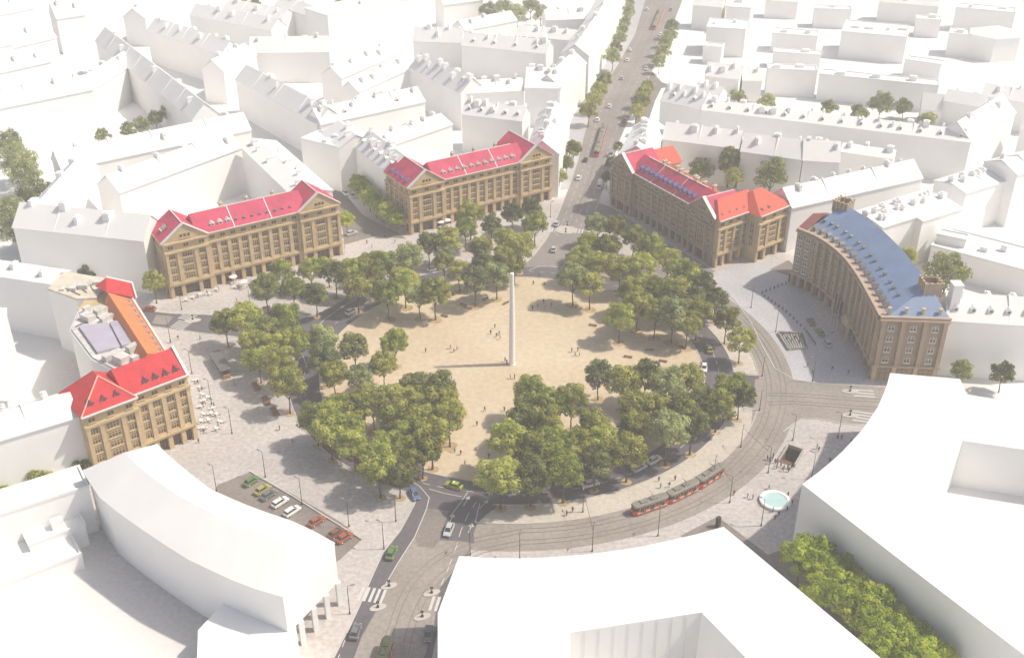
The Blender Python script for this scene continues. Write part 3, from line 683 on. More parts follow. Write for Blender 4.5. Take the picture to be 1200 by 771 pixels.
    q = MB(); q.strip([[(*off(i,.0),H+.25) for i in range(0, 3)], [(*off(i,.5),H+2.6) for i in range(0, 3)], [(*off(i,1.0),H+.25) for i in range(0, 3)]]); q.add([(*off(0,0),H+.25),(*off(0,.5),H+2.6),(*off(0,1),H+.25)], [(0,1,2)]); q.build('end_roof', M['roof_maroon'], root)
    dm = dormer_mesh(1.2, 1.1, 1.7, M['stone_light'], M['dark']); sk = dormer_mesh(.7, .45, .9, M['dark'], M['dark'])
    for i in range(15):
        t = 3 + (N-5.2)*i/14; k = int(t); p = off(k,.075).lerp(off(k+1,.075), t-k); d = (Fp[k+1]-Fp[k]).normalized(); put('dormer', dm, rf, (*p, H+.3), math.atan2(d.y, d.x))
        if i < 14:
            p = off(k,.33).lerp(off(k+1,.33), t-k+.35 if t-k+.35 <= 1 else 1); put('skylight', sk, rf, (*p, H+2.45), math.atan2(d.y, d.x))
            o = put('chimney', CH_STONE, rf, (*(off(k,.99).lerp(off(k+1,.99), t-k)), H+.3), math.atan2(d.y, d.x)); o.scale = (.8,.6,.8)
    for k, sx in ((n0, 1.0), (n1, 1.0)):
        c = off(k, .82); d = (Bp[k]-Bp[k-1]).normalized(); t = empty('turret', (*c, zr-2.6), math.atan2(d.y, d.x)); t.parent = root
        q = MB(); w = 2.5; 
        for x0, y0, x1, y1 in ((-w,-w,w,-w+.55), (-w,w-.55,w,w), (-w,-w+.55,-w+.55,w-.55), (w-.55,-w+.55,w,w-.55)): q.box(x0, y0, 0, x1, y1, 4.0)
        q.box(-w+.5,-w+.5,0, w-.5,w-.5,2.2); q.build('turret_wall', M['stone_shaded'], t)
        mq = MB(); mq.box(-.3,-.3,4.0,.3,.3,4.4); mm_ = mq.mesh('merlon', M['stone']); rq = MB(); rq.box(-.22,-w-.18,.5,.22,-w+.02,3.9); rr_ = rq.mesh('rib', M['stone'])
        for x_, y_ in [(a*w, b_*w) for a in (-1,-.33,.33,1) for b_ in (-1,1)] + [(a*w, b_*w) for a in (-1,1) for b_ in (-.33,.33)]: put('merlon', mm_, t, (x_, y_, 0))
        for a in (-1,-.5,0,.5,1): put('rib', rr_, t, (a*w, 0, 0))
        if k == n0: q = MB(); q.tube((0,0,2.2),(0,0,11),.09,.05,6); q.build('mast', M['gutter'], t)
    for i in range(4):
        p = Fp[N] + eu*(Le*(i+.4)/3.9) - en*.9; q = MB(); q.box(-.35,-.35,0,.35,.35,2.0); q.box(-.5,-.5,2.0,.5,.5,2.3); q.build('roof_post', M['stone_light'], root, (*p, H+.2), rz)
    p, d = fr(.62); q = MB(); q.box(-3.2,-2.4,4.5,3.2,.2,5.5); q.box(-3.0,-2.2,0,-2.2,-1.4,4.5); q.box(2.2,-2.2,0,3.0,-1.4,4.5); q.box(-2.6,-1.9,5.5,2.6,-.2,7.0); q.build('portal', M['stone'], root, (*p, 0), math.atan2(d.y, d.x))
    for i, c in enumerate(('red','blue','white')):
        p, d = fr(.50+.035*i); nn = Vector((d.y, -d.x)); q = p + nn*3.2
        fp = empty('flagpole', (O.x+q.x, O.y+q.y, .03)); w = MB(); w.tube((0,0,0),(0,0,11),.09,.05,8); w.lathe([(.16,0),(.16,.4),(.1,.45)],10); w.build('pole', M['gutter'], fp)
        f = MB(); cols = [[(.06+.22*k, .10*math.sin(k*1.1+i), z-.10*k) for k in range(5)] for z in (10.6, 9.2, 7.8, 6.4)]; f.strip(cols)
        tag(fp, ['white pole with a hanging red flag before the curved building', 'white pole with a hanging dark blue flag before the curved building', 'white pole with a hanging black flag before the curved building'][i], 'flagpole')
        f.build('flag', [mat('flag_red', (.40,.03,.04), .8), mat('flag_blue', (.03,.05,.16), .8), M['cloth_black']][i], fp, fix=False)
curved_building()

# ================================================================ WHITE CLAY MODEL BUILDINGS
rng = random.Random(3)
def clay_bar(label, p0, p1, h, depth, ridge=0, roof='gable', chim=5, dorm=0, name='white_building', crow=None):
    a = at(*p0, h); b = at(*p1, h); a.z = b.z = 0; d = b-a; L = d.to_2d().length; rz = math.atan2(d.y, d.x)
    root = empty(name, a, rz); tag(root, label, 'building')
    y0, y1 = (0, depth) if depth > 0 else (depth, 0); r = ridge-h if ridge else 0
    w = MB(); w.box(0, y0, -.3, L, y1, h)
    if roof == 'gable' and L >= abs(depth)*.6 or roof == 'long':
        ym = (y0+y1)/2
        w.add([(0,y0,h+.001),(0,y1,h+.001),(0,ym,h+r-.3)], [(0,1,2)]); w.add([(L,y0,h+.001),(L,y1,h+.001),(L,ym,h+r-.3)], [(0,1,2)])
        w.build('wall', M['clay'], root)
        q = MB(); ov = .45; t = .28
        for s, ye in ((1, y0-ov), (-1, y1+ov)):
            ze = h - ov*r/abs(depth)*2
            q.add([(-.25,ye,ze),(L+.25,ye,ze),(L+.25,ym,h+r),(-.25,ym,h+r),(-.25,ye,ze+t),(L+.25,ye,ze+t),(L+.25,ym,h+r+t),(-.25,ym,h+r+t)], [(0,3,2,1),(4,5,6,7),(0,1,5,4),(0,4,7,3),(1,2,6,5)])
        rf = q.build('roof', M['clay_roof'], root)
        for i in range(chim):
            x = L*(i+.35+rng.random()*.4)/max(chim, 1); f = rng.uniform(-.25, .25)
            put('chimney', rng.choice(CH_CLAY), rf, (x, ym+f*abs(depth), h+r*(1-abs(f)*2)+.25), 0)
        # fire walls between the houses of the row
        nf = int(L/22)
        for i in range(nf):
            x = L*(i+1)/(nf+1)+rng.uniform(-3, 3); f = MB(); f.add([(x-.2,y0-.3,h),(x+.2,y0-.3,h),(x+.2,ym,h+r+.85),(x-.2,ym,h+r+.85),(x+.2,y1+.3,h),(x-.2,y1+.3,h)], [(0,1,2,3),(3,2,4,5),(0,3,5),(1,4,2)]); f.build('fire_wall', M['clay'], rf)
        for i in range(dorm): put('dormer', D_CLAY, rf, (L*(i+.5)/dorm, y0+abs(depth)*.16, h+r*.32+.2))
    else:
        w.build('wall', M['clay'], root)
        q = MB(); t = .35
        q.box(-.15, y0-.15, h+.002, L+.15, y0+t, h+.75); q.box(-.15, y1-t, h+.002, L+.15, y1+.15, h+.75); q.box(-.15, y0+t, h+.003, t, y1-t, h+.75); q.box(L-t, y0+t, h+.003, L+.15, y1-t, h+.75)
        q.box(t, y0+t, h+.004, L-t, y1-t, h+.3); rf = q.build('roof', M['clay_roof'], root)
        for i in range(chim):
            x = L*(i+.3+rng.random()*.5)/max(chim, 1); b_ = MB(); s = rng.uniform(.8, 2.2); b_.box(-s, -s*.7, 0, s, s*.7, rng.uniform(1.0, 2.4)); b_.build('rooftop_box', M['clay'], rf, (min(max(x, 2.6), max(L-2.6, 2.7)), y0+(y1-y0)*rng.uniform(.35,.7), h+.3))
    return root
BARS = [
 # label, p0, p1, h, depth, ridge, roof, chimneys, dormers
 ('white block with a grey shaded front, adjoining the left end of the crimson roofed building', (15,266),(168,282),19.5,13,25.5,'gable',5,0),
 ('white wing with rooftop boxes behind the right gable of the left crimson roofed building', (283,173),(346,233),19.5,14,21.5,'gable',9,0),
 ('white courtyard wing facing the back of the left crimson roofed building', (140,226),(283,173),18.5,13,23.5,'gable',4,0),
 ('white wing closing the left side of the courtyard behind the left crimson roofed building', (22,258),(78,196),19,-12,23.5,'gable',3,0),
 ('white row with a sunny front across the narrow street from the left courtyard block', (72,199),(294,152),17.5,13,23,'gable',5,0),
 ('white row along the diagonal street, left of the hazy courtyard trees', (112,48),(226,140),17,12,23,'gable',6,0),
 ('white row with a low sunny front above the hazy courtyard trees', (-10,129),(108,105),17,13,22,'gable',4,0),
 ('white house with a tall roof behind the hazy upper left courtyard', (66,22),(100,17),20,13,27,'gable',2,0),
 ('white block with a rounded top at the far upper left', (14,56),(66,44),14,12,20,'gable',1,0),
 ('hazy white block at the upper left edge', (-20,22),(40,10),14,14,18,'gable',2,0),
 ('white row with a grey shaded wall, third from the square along the diagonal street', (172,36),(259,64),17.5,13,23,'gable',7,0),
 ('white row with a long grey shaded wall, second from the square along the diagonal street', (276,93),(371,145),17.5,12.5,23,'gable',8,0),
 ('white row with a warm sunny front, meeting the grey shaded row at a corner', (376,146),(498,119),17.5,12.5,22.5,'gable',8,2),
 ('white house with a crossing gable behind the long grey shaded row', (292,62),(386,61),16,14,22,'gable',4,0),
 ('huge white hall with a bare lit wall at the top of the picture', (384,20),(500,-4),23,22,0,'flat',1,0),
 ('white row with a grey wall left of the huge white hall', (322,6),(384,26),17,12,21,'gable',4,0),
 ('white house with a grey roof at the head of the tree-lined side street', (377,157),(397,174.5),18.7,15,23,'long',3,0),
 ('narrow white house beside the end of the green hedge row', (398.5,174.5),(418,165),18.5,20,22,'gable',2,0),
 ('white row with a blue-grey dormered roof beside the left end of the boulevard corner building', (416.5,172),(456,203),18.4,13,24,'gable',6,6),
 ('white courtyard wing with a beige lit wall behind the boulevard corner building', (452,173),(530,146),17.5,14,20.5,'gable',5,0),
 ('white wing crowded with dormers behind the boulevard corner building', (541,134),(612,142),17,11,21.5,'gable',7,5),
 ('bright white wing along the boulevard joined to the right end of the corner building', (655,181),(668,133),18,13,23,'gable',9,0),
 ('white row with a pale blue roof two blocks behind the boulevard corner building', (480,79),(540,110),17.5,13,23.5,'gable',9,0),
 ('low white row with a long grey wall two blocks behind the boulevard corner building', (541,110),(614,106),17,11,21,'gable',6,0),
 ('white corner house with a steep roof and grey end wall by the boulevard trees', (615,103),(655,104),18.5,26,24,'long',4,0),
 ('bright white row along the boulevard beyond the steep roofed corner house', (657,103),(687,74),18,13,23,'gable',4,0),
 ('white row with dormers and a wide grey wall facing the steep roofed corner house', (541,53),(640,63),17,12,22,'gable',9,4),
 ('white house with a lit left end beside the row with the wide grey wall', (484,48),(541,50),16,10,22,'gable',5,0),
 ('white row under the hazy trees at the top centre', (545,36),(606,24),15,12,19,'gable',3,0),
 ('pale row left of the boulevard near the top edge', (640,24),(692,22),16,13,20,'gable',2,0),
 ('tall bright house on the boulevard near the top edge', (690,66),(716,26),19,14,24,'gable',3,0),
 ('farthest bright house left of the boulevard at the top edge', (716,26),(730,-6),19,14,23,'gable',2,0),
 ('bright white wing along the boulevard behind the dark red roofed building', (744,147),(726,181),17.6,13,21.5,'gable',7,0),
 ('white rear wing with a grey wall behind the courtyard trees, nearest the boulevard', (776,163),(866,174),17,12,22,'gable',4,0),
 ('white rear wing with a stepped gable, middle of the row behind the courtyard trees', (868,177),(940,187),16.5,12,22,'gable',3,0),
 ('white rear wing with a blue-grey roof, right end of the row behind the courtyard trees', (941,187.5),(984,190),16.5,12,22.5,'gable',4,0),
 ('low white annex at the right end of the row behind the courtyard trees', (985,178),(1046,187),13,10,15,'gable',3,0),
 ('white wing with a cream sunlit front, running right from the coral roofed end block', (928,243.5),(1081,208.5),17.4,12,22.5,'gable',7,0),
 ('very long white row with a grey wall and many dormers, behind the courtyard row', (822,129),(1137,167),17.5,11,20.5,'gable',16,14),
 ('white corner house with two gables at the left end of the very long row', (774,118),(822,128),17.5,14,24,'gable',5,2),
 ('bright corner house at the right end of the very long row', (1138,166),(1190,132),17.5,14,24,'gable',2,0),
 ('white house with a grey front above the left end of the very long row', (826,89),(866,93),13,12,18,'gable',3,0),
 ('small white house with an arched roof behind the very long row', (870,94),(893,95),11,9,15,'gable',2,0),
 ('flat white school-like block behind the hazy trees, left half', (900,82),(958,84.5),13,9,0,'flat',2,0),
 ('flat white school-like block behind the hazy trees, right half', (960,88),(1100,102),12.5,9,0,'flat',3,0),
 ('white cube with a flat roof right of the boulevard far up', (828,33),(874,36),15,20,0,'flat',2,0),
 ('tall white slab behind the flat roofed cube right of the boulevard', (851,9),(880,11),15,22,0,'flat',1,0),
 ('low white porch beside the flat roofed cube', (824,55),(846,57),9,8,0,'flat',0,0),
 ('large white hall with a wide grey front at the upper right', (986,38),(1063,45),14,26,0,'flat',4,0),
 ('low white side wing right of the large hall', (1060,71),(1103,77),9,8,0,'flat',0,0),
 ('white tower block right of the large hall', (1074,23),(1103,25),10,9,0,'flat',1,0),
 ('white block left of the large hall with a grey front', (955,11),(998,13),11,9,0,'flat',1,0),
 ('farthest white block at the top edge right of the boulevard', (897,2),(935,4),10,9,0,'flat',1,0),
 ('white pointed house in front of the low side wing', (1080,127),(1104,129),7,8,13,'gable',0,0),
 ('white row with a lit roof behind the curved building, nearest to it', (1034,267),(1081,252.5),17.4,14,18.6,'gable',12,0),
 ('white row with a tan end wall behind the curved building, middle of three', (1081,259.5),(1128,244.5),17,18,18.4,'gable',9,0),
 ('white row with a bright roof behind the curved building, farthest of three', (1132,227),(1189,209),17,14,18.6,'gable',8,0),
 ('low flat white building behind the big tree right of the curved building', (1091,289),(1215,322),9.5,18,0,'flat',4,0),
 ('white penthouse on stilts above the low flat building at the right edge', (1098,276),(1132,283),12.5,5,0,'flat',0,0),
 ('pale building with dormers beside the right end of the curved building', (1110,375),(1235,383),18.6,13,24,'gable',4,6),
 ('tall white house cut by the right edge behind the farthest lit row', (1192,205),(1240,192),21,15,24,'gable',2,0),
 ('white row at the left edge below the long grey shaded front', (-40,318),(60,333),19.5,9,21,'gable',3,0),
 ('white wing cut by the left edge beside the empty grey courtyard', (6,362),(8,470),19,-14,21,'gable',2,0),
 ('white row with a smooth roof joined to the scarlet roofed corner building', (-25,523),(92,488),18.8,13,22,'gable',2,0),
 ('low white bar with a flat roof, reaching the back of the curved white hall', (-45,619),(104,571),13,9,0,'flat',0,0),
 ('low white shed in the courtyard behind the curved white hall', (34,640),(100,615),6,6,0,'flat',1,0),
 ('long low white annex at the lower left edge', (-40,704),(96,650),4,14,0,'flat',0,0),
 ('hazy white row left of the tall roofed house, upper left', (-30,92),(60,72),16,12,21,'gable',4,0),
 ('hazy white wing joining the low sunny row to the diagonal street row', (108,106),(160,72),16.5,12,21,'gable',3,0),
 ('hazy white row behind the rounded block at the far upper left', (-20,60),(14,52),16,12,20,'gable',2,0),
 ('hazy white row along the top edge, above the rounded block', (0,8),(62,-6),15,14,19,'gable',3,0),
 ('hazy white row across the diagonal street, close to the top edge', (170,22),(238,-8),16,14,21,'gable',4,0),
 ('hazy white row behind the third diagonal street row', (222,18),(318,36),16,12,21,'gable',5,0),
 ('hazy white wing between the two diagonal street rows', (262,84),(300,64),16.5,12,21.5,'gable',2,0),
 ('hazy white row under the top edge left of the huge hall', (262,10),(330,22),15,12,19,'gable',3,0),
 ('white inner wing behind the warm sunny front', (420,108),(482,80),16,10,20,'gable',4,0),
 ('white row behind the pale blue roofed row', (400,92),(470,62),16.5,12,21,'gable',5,0),
 ('hazy white row at the top edge right of the huge hall', (520,6),(566,0),15,12,19,'gable',2,0),
 ('hazy white row left of the lit boulevard houses', (604,42),(672,48),16,12,20,'gable',4,0),
 ('hazy white row at the right edge below the six-sided house', (1150,112),(1225,124),14,12,18,'gable',3,0),
 ('hazy white row between the low side wing and the bright corner house', (1106,118),(1152,126),11,10,15,'gable',2,0),
 ('hazy white block left of the six-sided house', (1112,40),(1142,43),12,12,0,'flat',1,0),
 ('hazy white row along the top edge at the right', (1030,2),(1100,8),12,11,16,'gable',3,0),
 ('hazy white block at the top right corner', (1120,10),(1190,16),13,12,0,'flat',2,0),
 ('hazy white row beyond the tall slab right of the boulevard', (812,6),(846,9),14,12,18,'gable',2,0),
 ('hazy flat block between the tall slab and the large hall', (905,40),(958,44),10,12,0,'flat',2,0),
 ('hazy low block behind the school-like blocks', (906,62),(962,66),8,8,0,'flat',1,0),
 ('hazy white row at the right edge under the bright corner house', (1196,150),(1240,160),15,12,20,'gable',2,0),
 ('hazy white row far behind the huge hall, at the top edge', (430,-8),(520,-20),14,12,19,'gable',2,0),
 ('white middle wing behind the stepped gable row', (812,110),(842,116),14,9,18,'gable',2,0),
]
for B in BARS:
    clay_bar(*B)
# tall chimney stack and six-sided house
q = MB(); p = at(1108,372,19); root = empty('white_chimney', (p.x+2.5, p.y+3, 0)); tag(root, 'tall white chimney stack between the curved building and the pale dormered one', 'chimney')
q.box(-1.3,-1.6,0,1.3,1.6,28); q.build('stack', M['clay'], root); q = MB(); q.box(-1.5,-1.8,28,1.5,1.8,28.5); q.build('cap', M['clay_roof'], root)
p = at(1165,45,10); root = empty('white_building', (p.x, p.y, 0)); tag(root, 'six-sided white house at the upper right corner', 'building')
hx = [(15*math.cos(R(60*i+12)), 13*math.sin(R(60*i+12))) for i in range(6)]; q = MB(); q.prism(hx, 0, 13); q.build('wall', M['clay'], root)
q = MB(); q.add([(x*1.04,y*1.04,13) for x, y in hx]+[(0,0,17)], [(i,(i+1)%6,6) for i in range(6)]); q.build('roof', M['clay_roof'], root)

# big white blocks in the foreground
def court_block(label, outer, hole, h, floor=.06, seams=0):
    po = [at(*p, h)[:2] for p in outer]; ph = [at(*p, h)[:2] for p in hole] if hole else None
    c = Vector(po[0]); root = empty('white_building', (c.x, c.y, 0)); tag(root, label, 'building')
    po = [(x-c.x, y-c.y) for x, y in po]; w = MB()
    def wallring(pts, z0, z1):
        n = len(pts); w.add([(*p, z0) for p in pts]+[(*p, z1) for p in pts], [(i,(i+1)%n,n+(i+1)%n,n+i) for i in range(n)])
    wallring(po, 0, h)
    if ph: ph = [(x-c.x, y-c.y) for x, y in ph]; wallring(ph, floor, h)
    w.build('wall', M['clay'], root)
    bm_obj('roof', fill_hole(po, [ph] if ph else [], h), M['clay_roof'], root)
    if ph:
        q = MB(); q.sheet(ph, floor+.05); q.build('courtyard', M['ground'], root, fix=False)
        if seams:
            q = MB(); a, b = Vector(ph[0]), Vector(ph[1]); u = (b-a).normalized(); nrm = Vector((u.y,-u.x))
            for i in range(1, seams): p = a.lerp(b, i/seams) + nrm*.03; q.obox(p, u.x, u.y, .10, .05, floor+.1, h-.4)
            q.build('wall_joint', M['ground'], root)
    return root
court_block('large flat white block with a curved front edge at the bottom centre', [(513,718),(538,651),(570,653.5),(600,654),(630,653.5),(660,651.5),(690,649),(720,645),(750,640.5),(780,634),(815,626),(848,617),(950,702),(1060,794),(1100,840),(1100,930),(513,930)], [(668,741),(822,717),(905,802),(905,900),(668,900)], 19.5, .06, 9)
court_block('large flat white block with a concave front edge at the lower right corner', [(1043,437),(1125,444),(1133,462),(1180,470),(1290,488),(1420,510),(1420,930),(1200,767),(1085,679),(940,567),(958,554),(975,540),(988,528),(1000,515),(1011,503),(1020,490),(1029,476),(1036,460),(1040,449)], [(1128,516),(1290,540),(1290,740),(1200,668),(1084,582)], 18.5, 5)

def curved_hall():
    h, hr = 17.0, 21.5
    fe = [(184,520),(197,533),(210,544),(228,559),(247,573),(267,582),(288,591),(315,601),(342,610),(368,622),(393,636)]
    be = [(96,551),(106,567),(117,583),(138,600),(162,617),(190,636),(220,655),(245,667),(271,679),(300,690),(330,699)]
    o = at(240,620); root = empty('white_building', (o.x, o.y, 0)); tag(root, 'curved white hall with a hipped roof and open columns, at the lower left', 'building')
    f = [at(*p, h)-Vector((o.x,o.y,0)) for p in fe]; b = [at(*p, h)-Vector((o.x,o.y,0)) for p in be]; n = len(f)
    rd = [f[i].lerp(b[i], .5) for i in range(n)]
    for r in rd: r.z = hr
    rd[0] = rd[0].lerp(rd[1], .9); rd[0].z = hr; rd[-1] = rd[-1].lerp(rd[-2], .9); rd[-1].z = hr; k = rd[-1]
    q = MB(); q.strip([[tuple(p) for p in f], [tuple(p) for p in rd], [tuple(p) for p in b]]); q.add([tuple(f[0]), tuple(rd[0]), tuple(b[0])], [(0,1,2)]); q.add([tuple(f[-1]), tuple(rd[-1]), tuple(b[-1])], [(0,1,2)]); q.build('roof', M['clay_roof'], root)
    w = MB(); inn = [b[i].lerp(f[i], .06) for i in range(n)]; ff = [f[i].lerp(b[i], .03) for i in range(n)]
    m1 = n-1
    w.strip([[(p.x,p.y,z) for p in ff[:m1]] for z in (0, h+.0)]); w.strip([[(p.x,p.y,z) for p in inn[:m1]] for z in (0, h)])
    for i in (0, m1-1): w.add([(ff[i].x,ff[i].y,0),(inn[i].x,inn[i].y,0),(inn[i].x,inn[i].y,h),(ff[i].x,ff[i].y,h)], [(0,1,2,3)])
    w.build('wall', M['clay'], root)
    q = MB(); q.strip([[(p.x,p.y,z) for p in (ff[-3], f[-1].lerp(b[-1], .02), f[-1].lerp(b[-1], .98), inn[-3])] for z in (6.5, h)]); q.sheet([ff[-3][:2], f[-1].lerp(b[-1], .02)[:2], f[-1].lerp(b[-1], .98)[:2], inn[-3][:2]], 6.5); q.build('upper_storey', M['clay'], root)
    for t in (.03, .27, .51, .75, .97):
        p = f[-1].lerp(b[-1], t); q = MB(); q.box(-.55,-.55,0,.55,.55,6.5); q.build('pillar', M['clay'], root, (p.x, p.y, 0), .5)
    q = MB(); pl = [(at(*p, 7)-Vector((o.x,o.y,0)))[:2] for p in ((232,738),(262,706),(345,722),(352,771),(330,800),(230,800))]; q.prism(pl, 0, 7); q.build('annex', M['clay'], root)
curved_hall()
# ================================================================ TREES
def crown_mesh(name, a, c, zc, leaf, seed, nclump=20, per=190, size=.42):
    """leaf faces gathered in separate clumps: gaps between them, shaded undersides"""
    r = random.Random(seed); q = MB(); cl = []; tries = 0
    sx, sy = r.uniform(.9,1.1), r.uniform(.9,1.1)
    while len(cl) < nclump and tries < 900:
        tries += 1
        th = r.random()*2*math.pi; u = r.uniform(-.62, 1); t = r.uniform(.62, 1.0) if r.random() < .85 else r.uniform(0, .5); w = math.sqrt(max(0, 1-u*u))
        wide = 1.0 if u > -.1 else 1.08
        p = Vector((w*math.cos(th)*t*a*.76*sx*wide, w*math.sin(th)*t*a*.76*sy*wide, zc + u*t*c*.76)); rad = r.uniform(.20,.38)*a
        if any((p-o).length < .70*(rad+ro) for o, ro in cl): continue
        cl.append((p, rad))
    for ctr, rad in cl:
        n = int(per*(rad/(.32*a))**2); fl = r.uniform(.68,.9)
        for j in range(n):
            d = Vector((r.gauss(0,1), r.gauss(0,1), r.gauss(0,1)+.25))
            if d.length < .01: continue
            d.normalize(); k = rad*(.62+.46*r.random()**.7) if r.random() < .9 else rad*r.uniform(1.0,1.25); p = ctr + Vector((d.x*k, d.y*k, d.z*k*fl))
            nrm = (d*1.1 + Vector((r.gauss(0,.38), r.gauss(0,.38), r.gauss(0,.38)+.25))).normalized()
            u = nrm.cross(Vector((r.gauss(0,1), r.gauss(0,1), r.gauss(0,1))))
            if u.length < .01: continue
            u.normalize(); v = nrm.cross(u); s = size*r.uniform(.55,1.25); s2 = s*r.uniform(.5,.8)
            q.add([p-u*s, p-v*s2+u*s*.1, p+u*s, p+v*s2-u*s*.1], [(0,1,2,3)])
    return q.mesh(name, leaf, fix=False)
def trunk_mesh(name, h, r0, a, zc, seed, limbs=7):
    r = random.Random(seed); q = MB(); top = Vector((r.uniform(-.3,.3), r.uniform(-.3,.3), h)); p0 = Vector((0,0,-.1)); k = 5; prev = p0; pr = r0*1.35
    for i in range(1, k+1):
        t = i/k; p = Vector((top.x*t+r.uniform(-.1,.1), top.y*t+r.uniform(-.1,.1), h*t)); rr = r0*(1-.45*t); q.tube(prev, p, pr, rr, 8, caps=False); prev, pr = p, rr
    for i in range(limbs):
        th = 2*math.pi*(i+r.random()*.6)/limbs; z0 = h*r.uniform(.72, 1.0); b = Vector((top.x*z0/h, top.y*z0/h, z0)); e = Vector((math.cos(th)*a*.62, math.sin(th)*a*.62, zc + r.uniform(-.12,.45)*a)); m_ = b.lerp(e, .5)+Vector((0,0,-.35))
        q.tube(b, m_, r0*.42, r0*.26, 6, caps=False); q.tube(m_, e, r0*.26, r0*.08, 5, caps=False)
        for _ in range(2): q.tube(m_, m_.lerp(e,.6)+Vector((r.uniform(-1.3,1.3), r.uniform(-1.3,1.3), r.uniform(.3,1.4))), r0*.18, r0*.06, 4, caps=False)
    return q.mesh(name, M['bark'], fix=False)
TREES = {}
def tree_kind(kind, tone, var):
    key = (kind, tone, var)
    if key in TREES: return TREES[key]
    sd = hash(kind) % 97 if 0 else sum(map(ord, kind+tone)) + 31*var
    leaf = LEAF[tone]
    if kind == 'plaza': a, c, zc, h, r0 = 5.7, 5.3, 10.6, 6.2, .26; cm = crown_mesh('crown', a, c, zc, leaf, sd, 34, 240, .36)
    elif kind == 'street': a, c, zc, h, r0 = 3.9, 4.0, 6.6, 4.2, .18; cm = crown_mesh('crown', a, c, zc, leaf, sd, 20, 130, .34)
    elif kind == 'clipped': a, c, zc, h, r0 = 3.5, 3.4, 6.4, 4.0, .16; cm = crown_mesh('crown', a, c, zc, leaf, sd, 24, 150, .30)
    elif kind == 'big': a, c, zc, h, r0 = 7.6, 7.2, 11.0, 6.0, .4; cm = crown_mesh('crown', a, c, zc, leaf, sd, 34, 190, .44)
    elif kind == 'tall': a, c, zc, h, r0 = 5.6, 8.0, 12.5, 6.5, .35; cm = crown_mesh('crown', a, c, zc, leaf, sd, 34, 190, .40)
    elif kind == 'bush': a, c, zc, h, r0 = 3.0, 2.4, 3.6, 2.2, .13; cm = crown_mesh('crown', a, c, zc, leaf, sd, 14, 110, .34)
    TREES[key] = (cm, trunk_mesh('trunk', h, r0, a, zc, sd+5), zc); return TREES[key]
trng = random.Random(11)
PITS = MB()
def tree(px, py, kind, tone, place, group, s=1.0, pit=False, cat='tree', name='broadleaf_tree'):
    v = trng.randrange(5); cm, tm, zc = tree_kind(kind, tone, v); s *= trng.uniform(.86, 1.12)
    p = at(px, py, zc*s); root = empty(name, (p.x, p.y, .03), trng.uniform(0, 6.28)); root.scale = (s, s, s*trng.uniform(.95, 1.06))
    put('crown', cm, root); put('trunk', tm, root)
    later(root, '%s tree %s' % (tone, place), cat, px, group)
    if pit: 
        n = 16; w = (2.2 if p.to_2d().length < 54 else 1.5)*s
        PITS.add([(p.x+w*(1+.18*math.sin(5*k+px))*math.cos(2*math.pi*k/n), p.y+w*(1+.18*math.cos(3*k+py))*math.sin(2*math.pi*k/n), .105) for k in range(n)], [tuple(range(n))])
    return root
def grove(pts, tones, place, group, kind='plaza', s=1.0, pit=True):
    for i, p in enumerate(pts):
        px, py = p[:2]; k = p[2] if len(p) > 2 else tones[(i*7+int(px)) % len(tones)]
        tree(px, py, kind, k, place, group, s*(p[3] if len(p) > 3 else 1), pit)
OL, FR, DK, GY, BR_ = 'olive green', 'fresh green', 'dark green', 'grey green', 'bright green'
G = 'broadleaf trees of the plaza groves'
grove([(311,336,DK),(343,336,FR),(369,343,DK),(330,318,FR),(364,315,FR),(392,320,DK),(384,312,FR)], None, 'on the pale paving before the left crimson roofed building', G, s=.86)
grove([(411,318,FR),(418,336,OL),(437,322,OL),(454,342,FR),(465,313,GY),(478,302,GY),(491,345,GY),(509,340,OL),(474,328,FR),(450,308,FR),(432,306,OL)], None, 'in the grove above left of the column', G, s=.92)
grove([(502,285,DK),(551,250,OL),(563,288,OL),(524,280,OL),(546,268,FR),(576,262,DK),(600,250,DK),(622,244,DK),(592,280,FR),(609,287,OL),(590,303,OL),(566,310,DK)], None, 'in the grove before the boulevard corner building', G, s=.92)
grove([(520,306,DK),(538,316,OL),(556,326,GY),(582,322,GY),(603,308,OL),(627,262,FR)], None, 'at the sand edge behind the top of the column', G, s=.9)
grove([(701,262,GY),(690,283,FR),(722,266,OL),(743,276,OL),(712,288,OL),(762,290,FR),(784,303,OL)], None, 'at the far end of the upper right grove', G, s=.95)
grove([(682,302,FR),(702,310,OL),(728,313,OL),(752,312,FR),(803,322,FR),(822,330,DK)], None, 'in the middle of the upper right grove', G, s=.95)
grove([(672,325,GY),(692,332,OL),(742,340,OL),(766,338,FR),(790,342,OL),(812,350,DK)], None, 'on the column side of the upper right grove', G, s=.95)
grove([(727,372,FR),(748,356,OL),(768,366,OL),(790,366,GY),(806,378,OL),(818,364,OL)], None, 'at the near end of the upper right grove', G, s=.95)
grove([(839,352,DK),(852,374,OL),(869,396,OL)], None, 'on the kerbed island right of the upper right grove', G, s=.86)
grove([(702,438,GY),(733,446,OL),(757,440,DK),(782,452,GY),(806,446,OL)], None, 'along the back of the lower right grove', G, s=.95)
grove([(858,455,FR),(868,462,DK),(842,472,OL),(824,470,DK)], None, 'at the right tip of the lower right grove', G, s=.86)
grove([(622,462,FR),(645,474,FR),(640,497,OL),(670,470,OL),(612,490,DK),(697,500,OL),(745,474,OL)], None, 'in the middle of the lower right grove', G, s=.95)
grove([(770,478,OL),(796,482,OL),(783,505,GY),(812,496,DK),(744,500,OL)], None, 'in the right half of the lower right grove', G, s=.95)
grove([(596,516,FR),(648,520,FR),(622,528,OL),(676,522,OL),(705,520,FR)], None, 'one row behind the pavement in the lower right grove', G, s=.95)
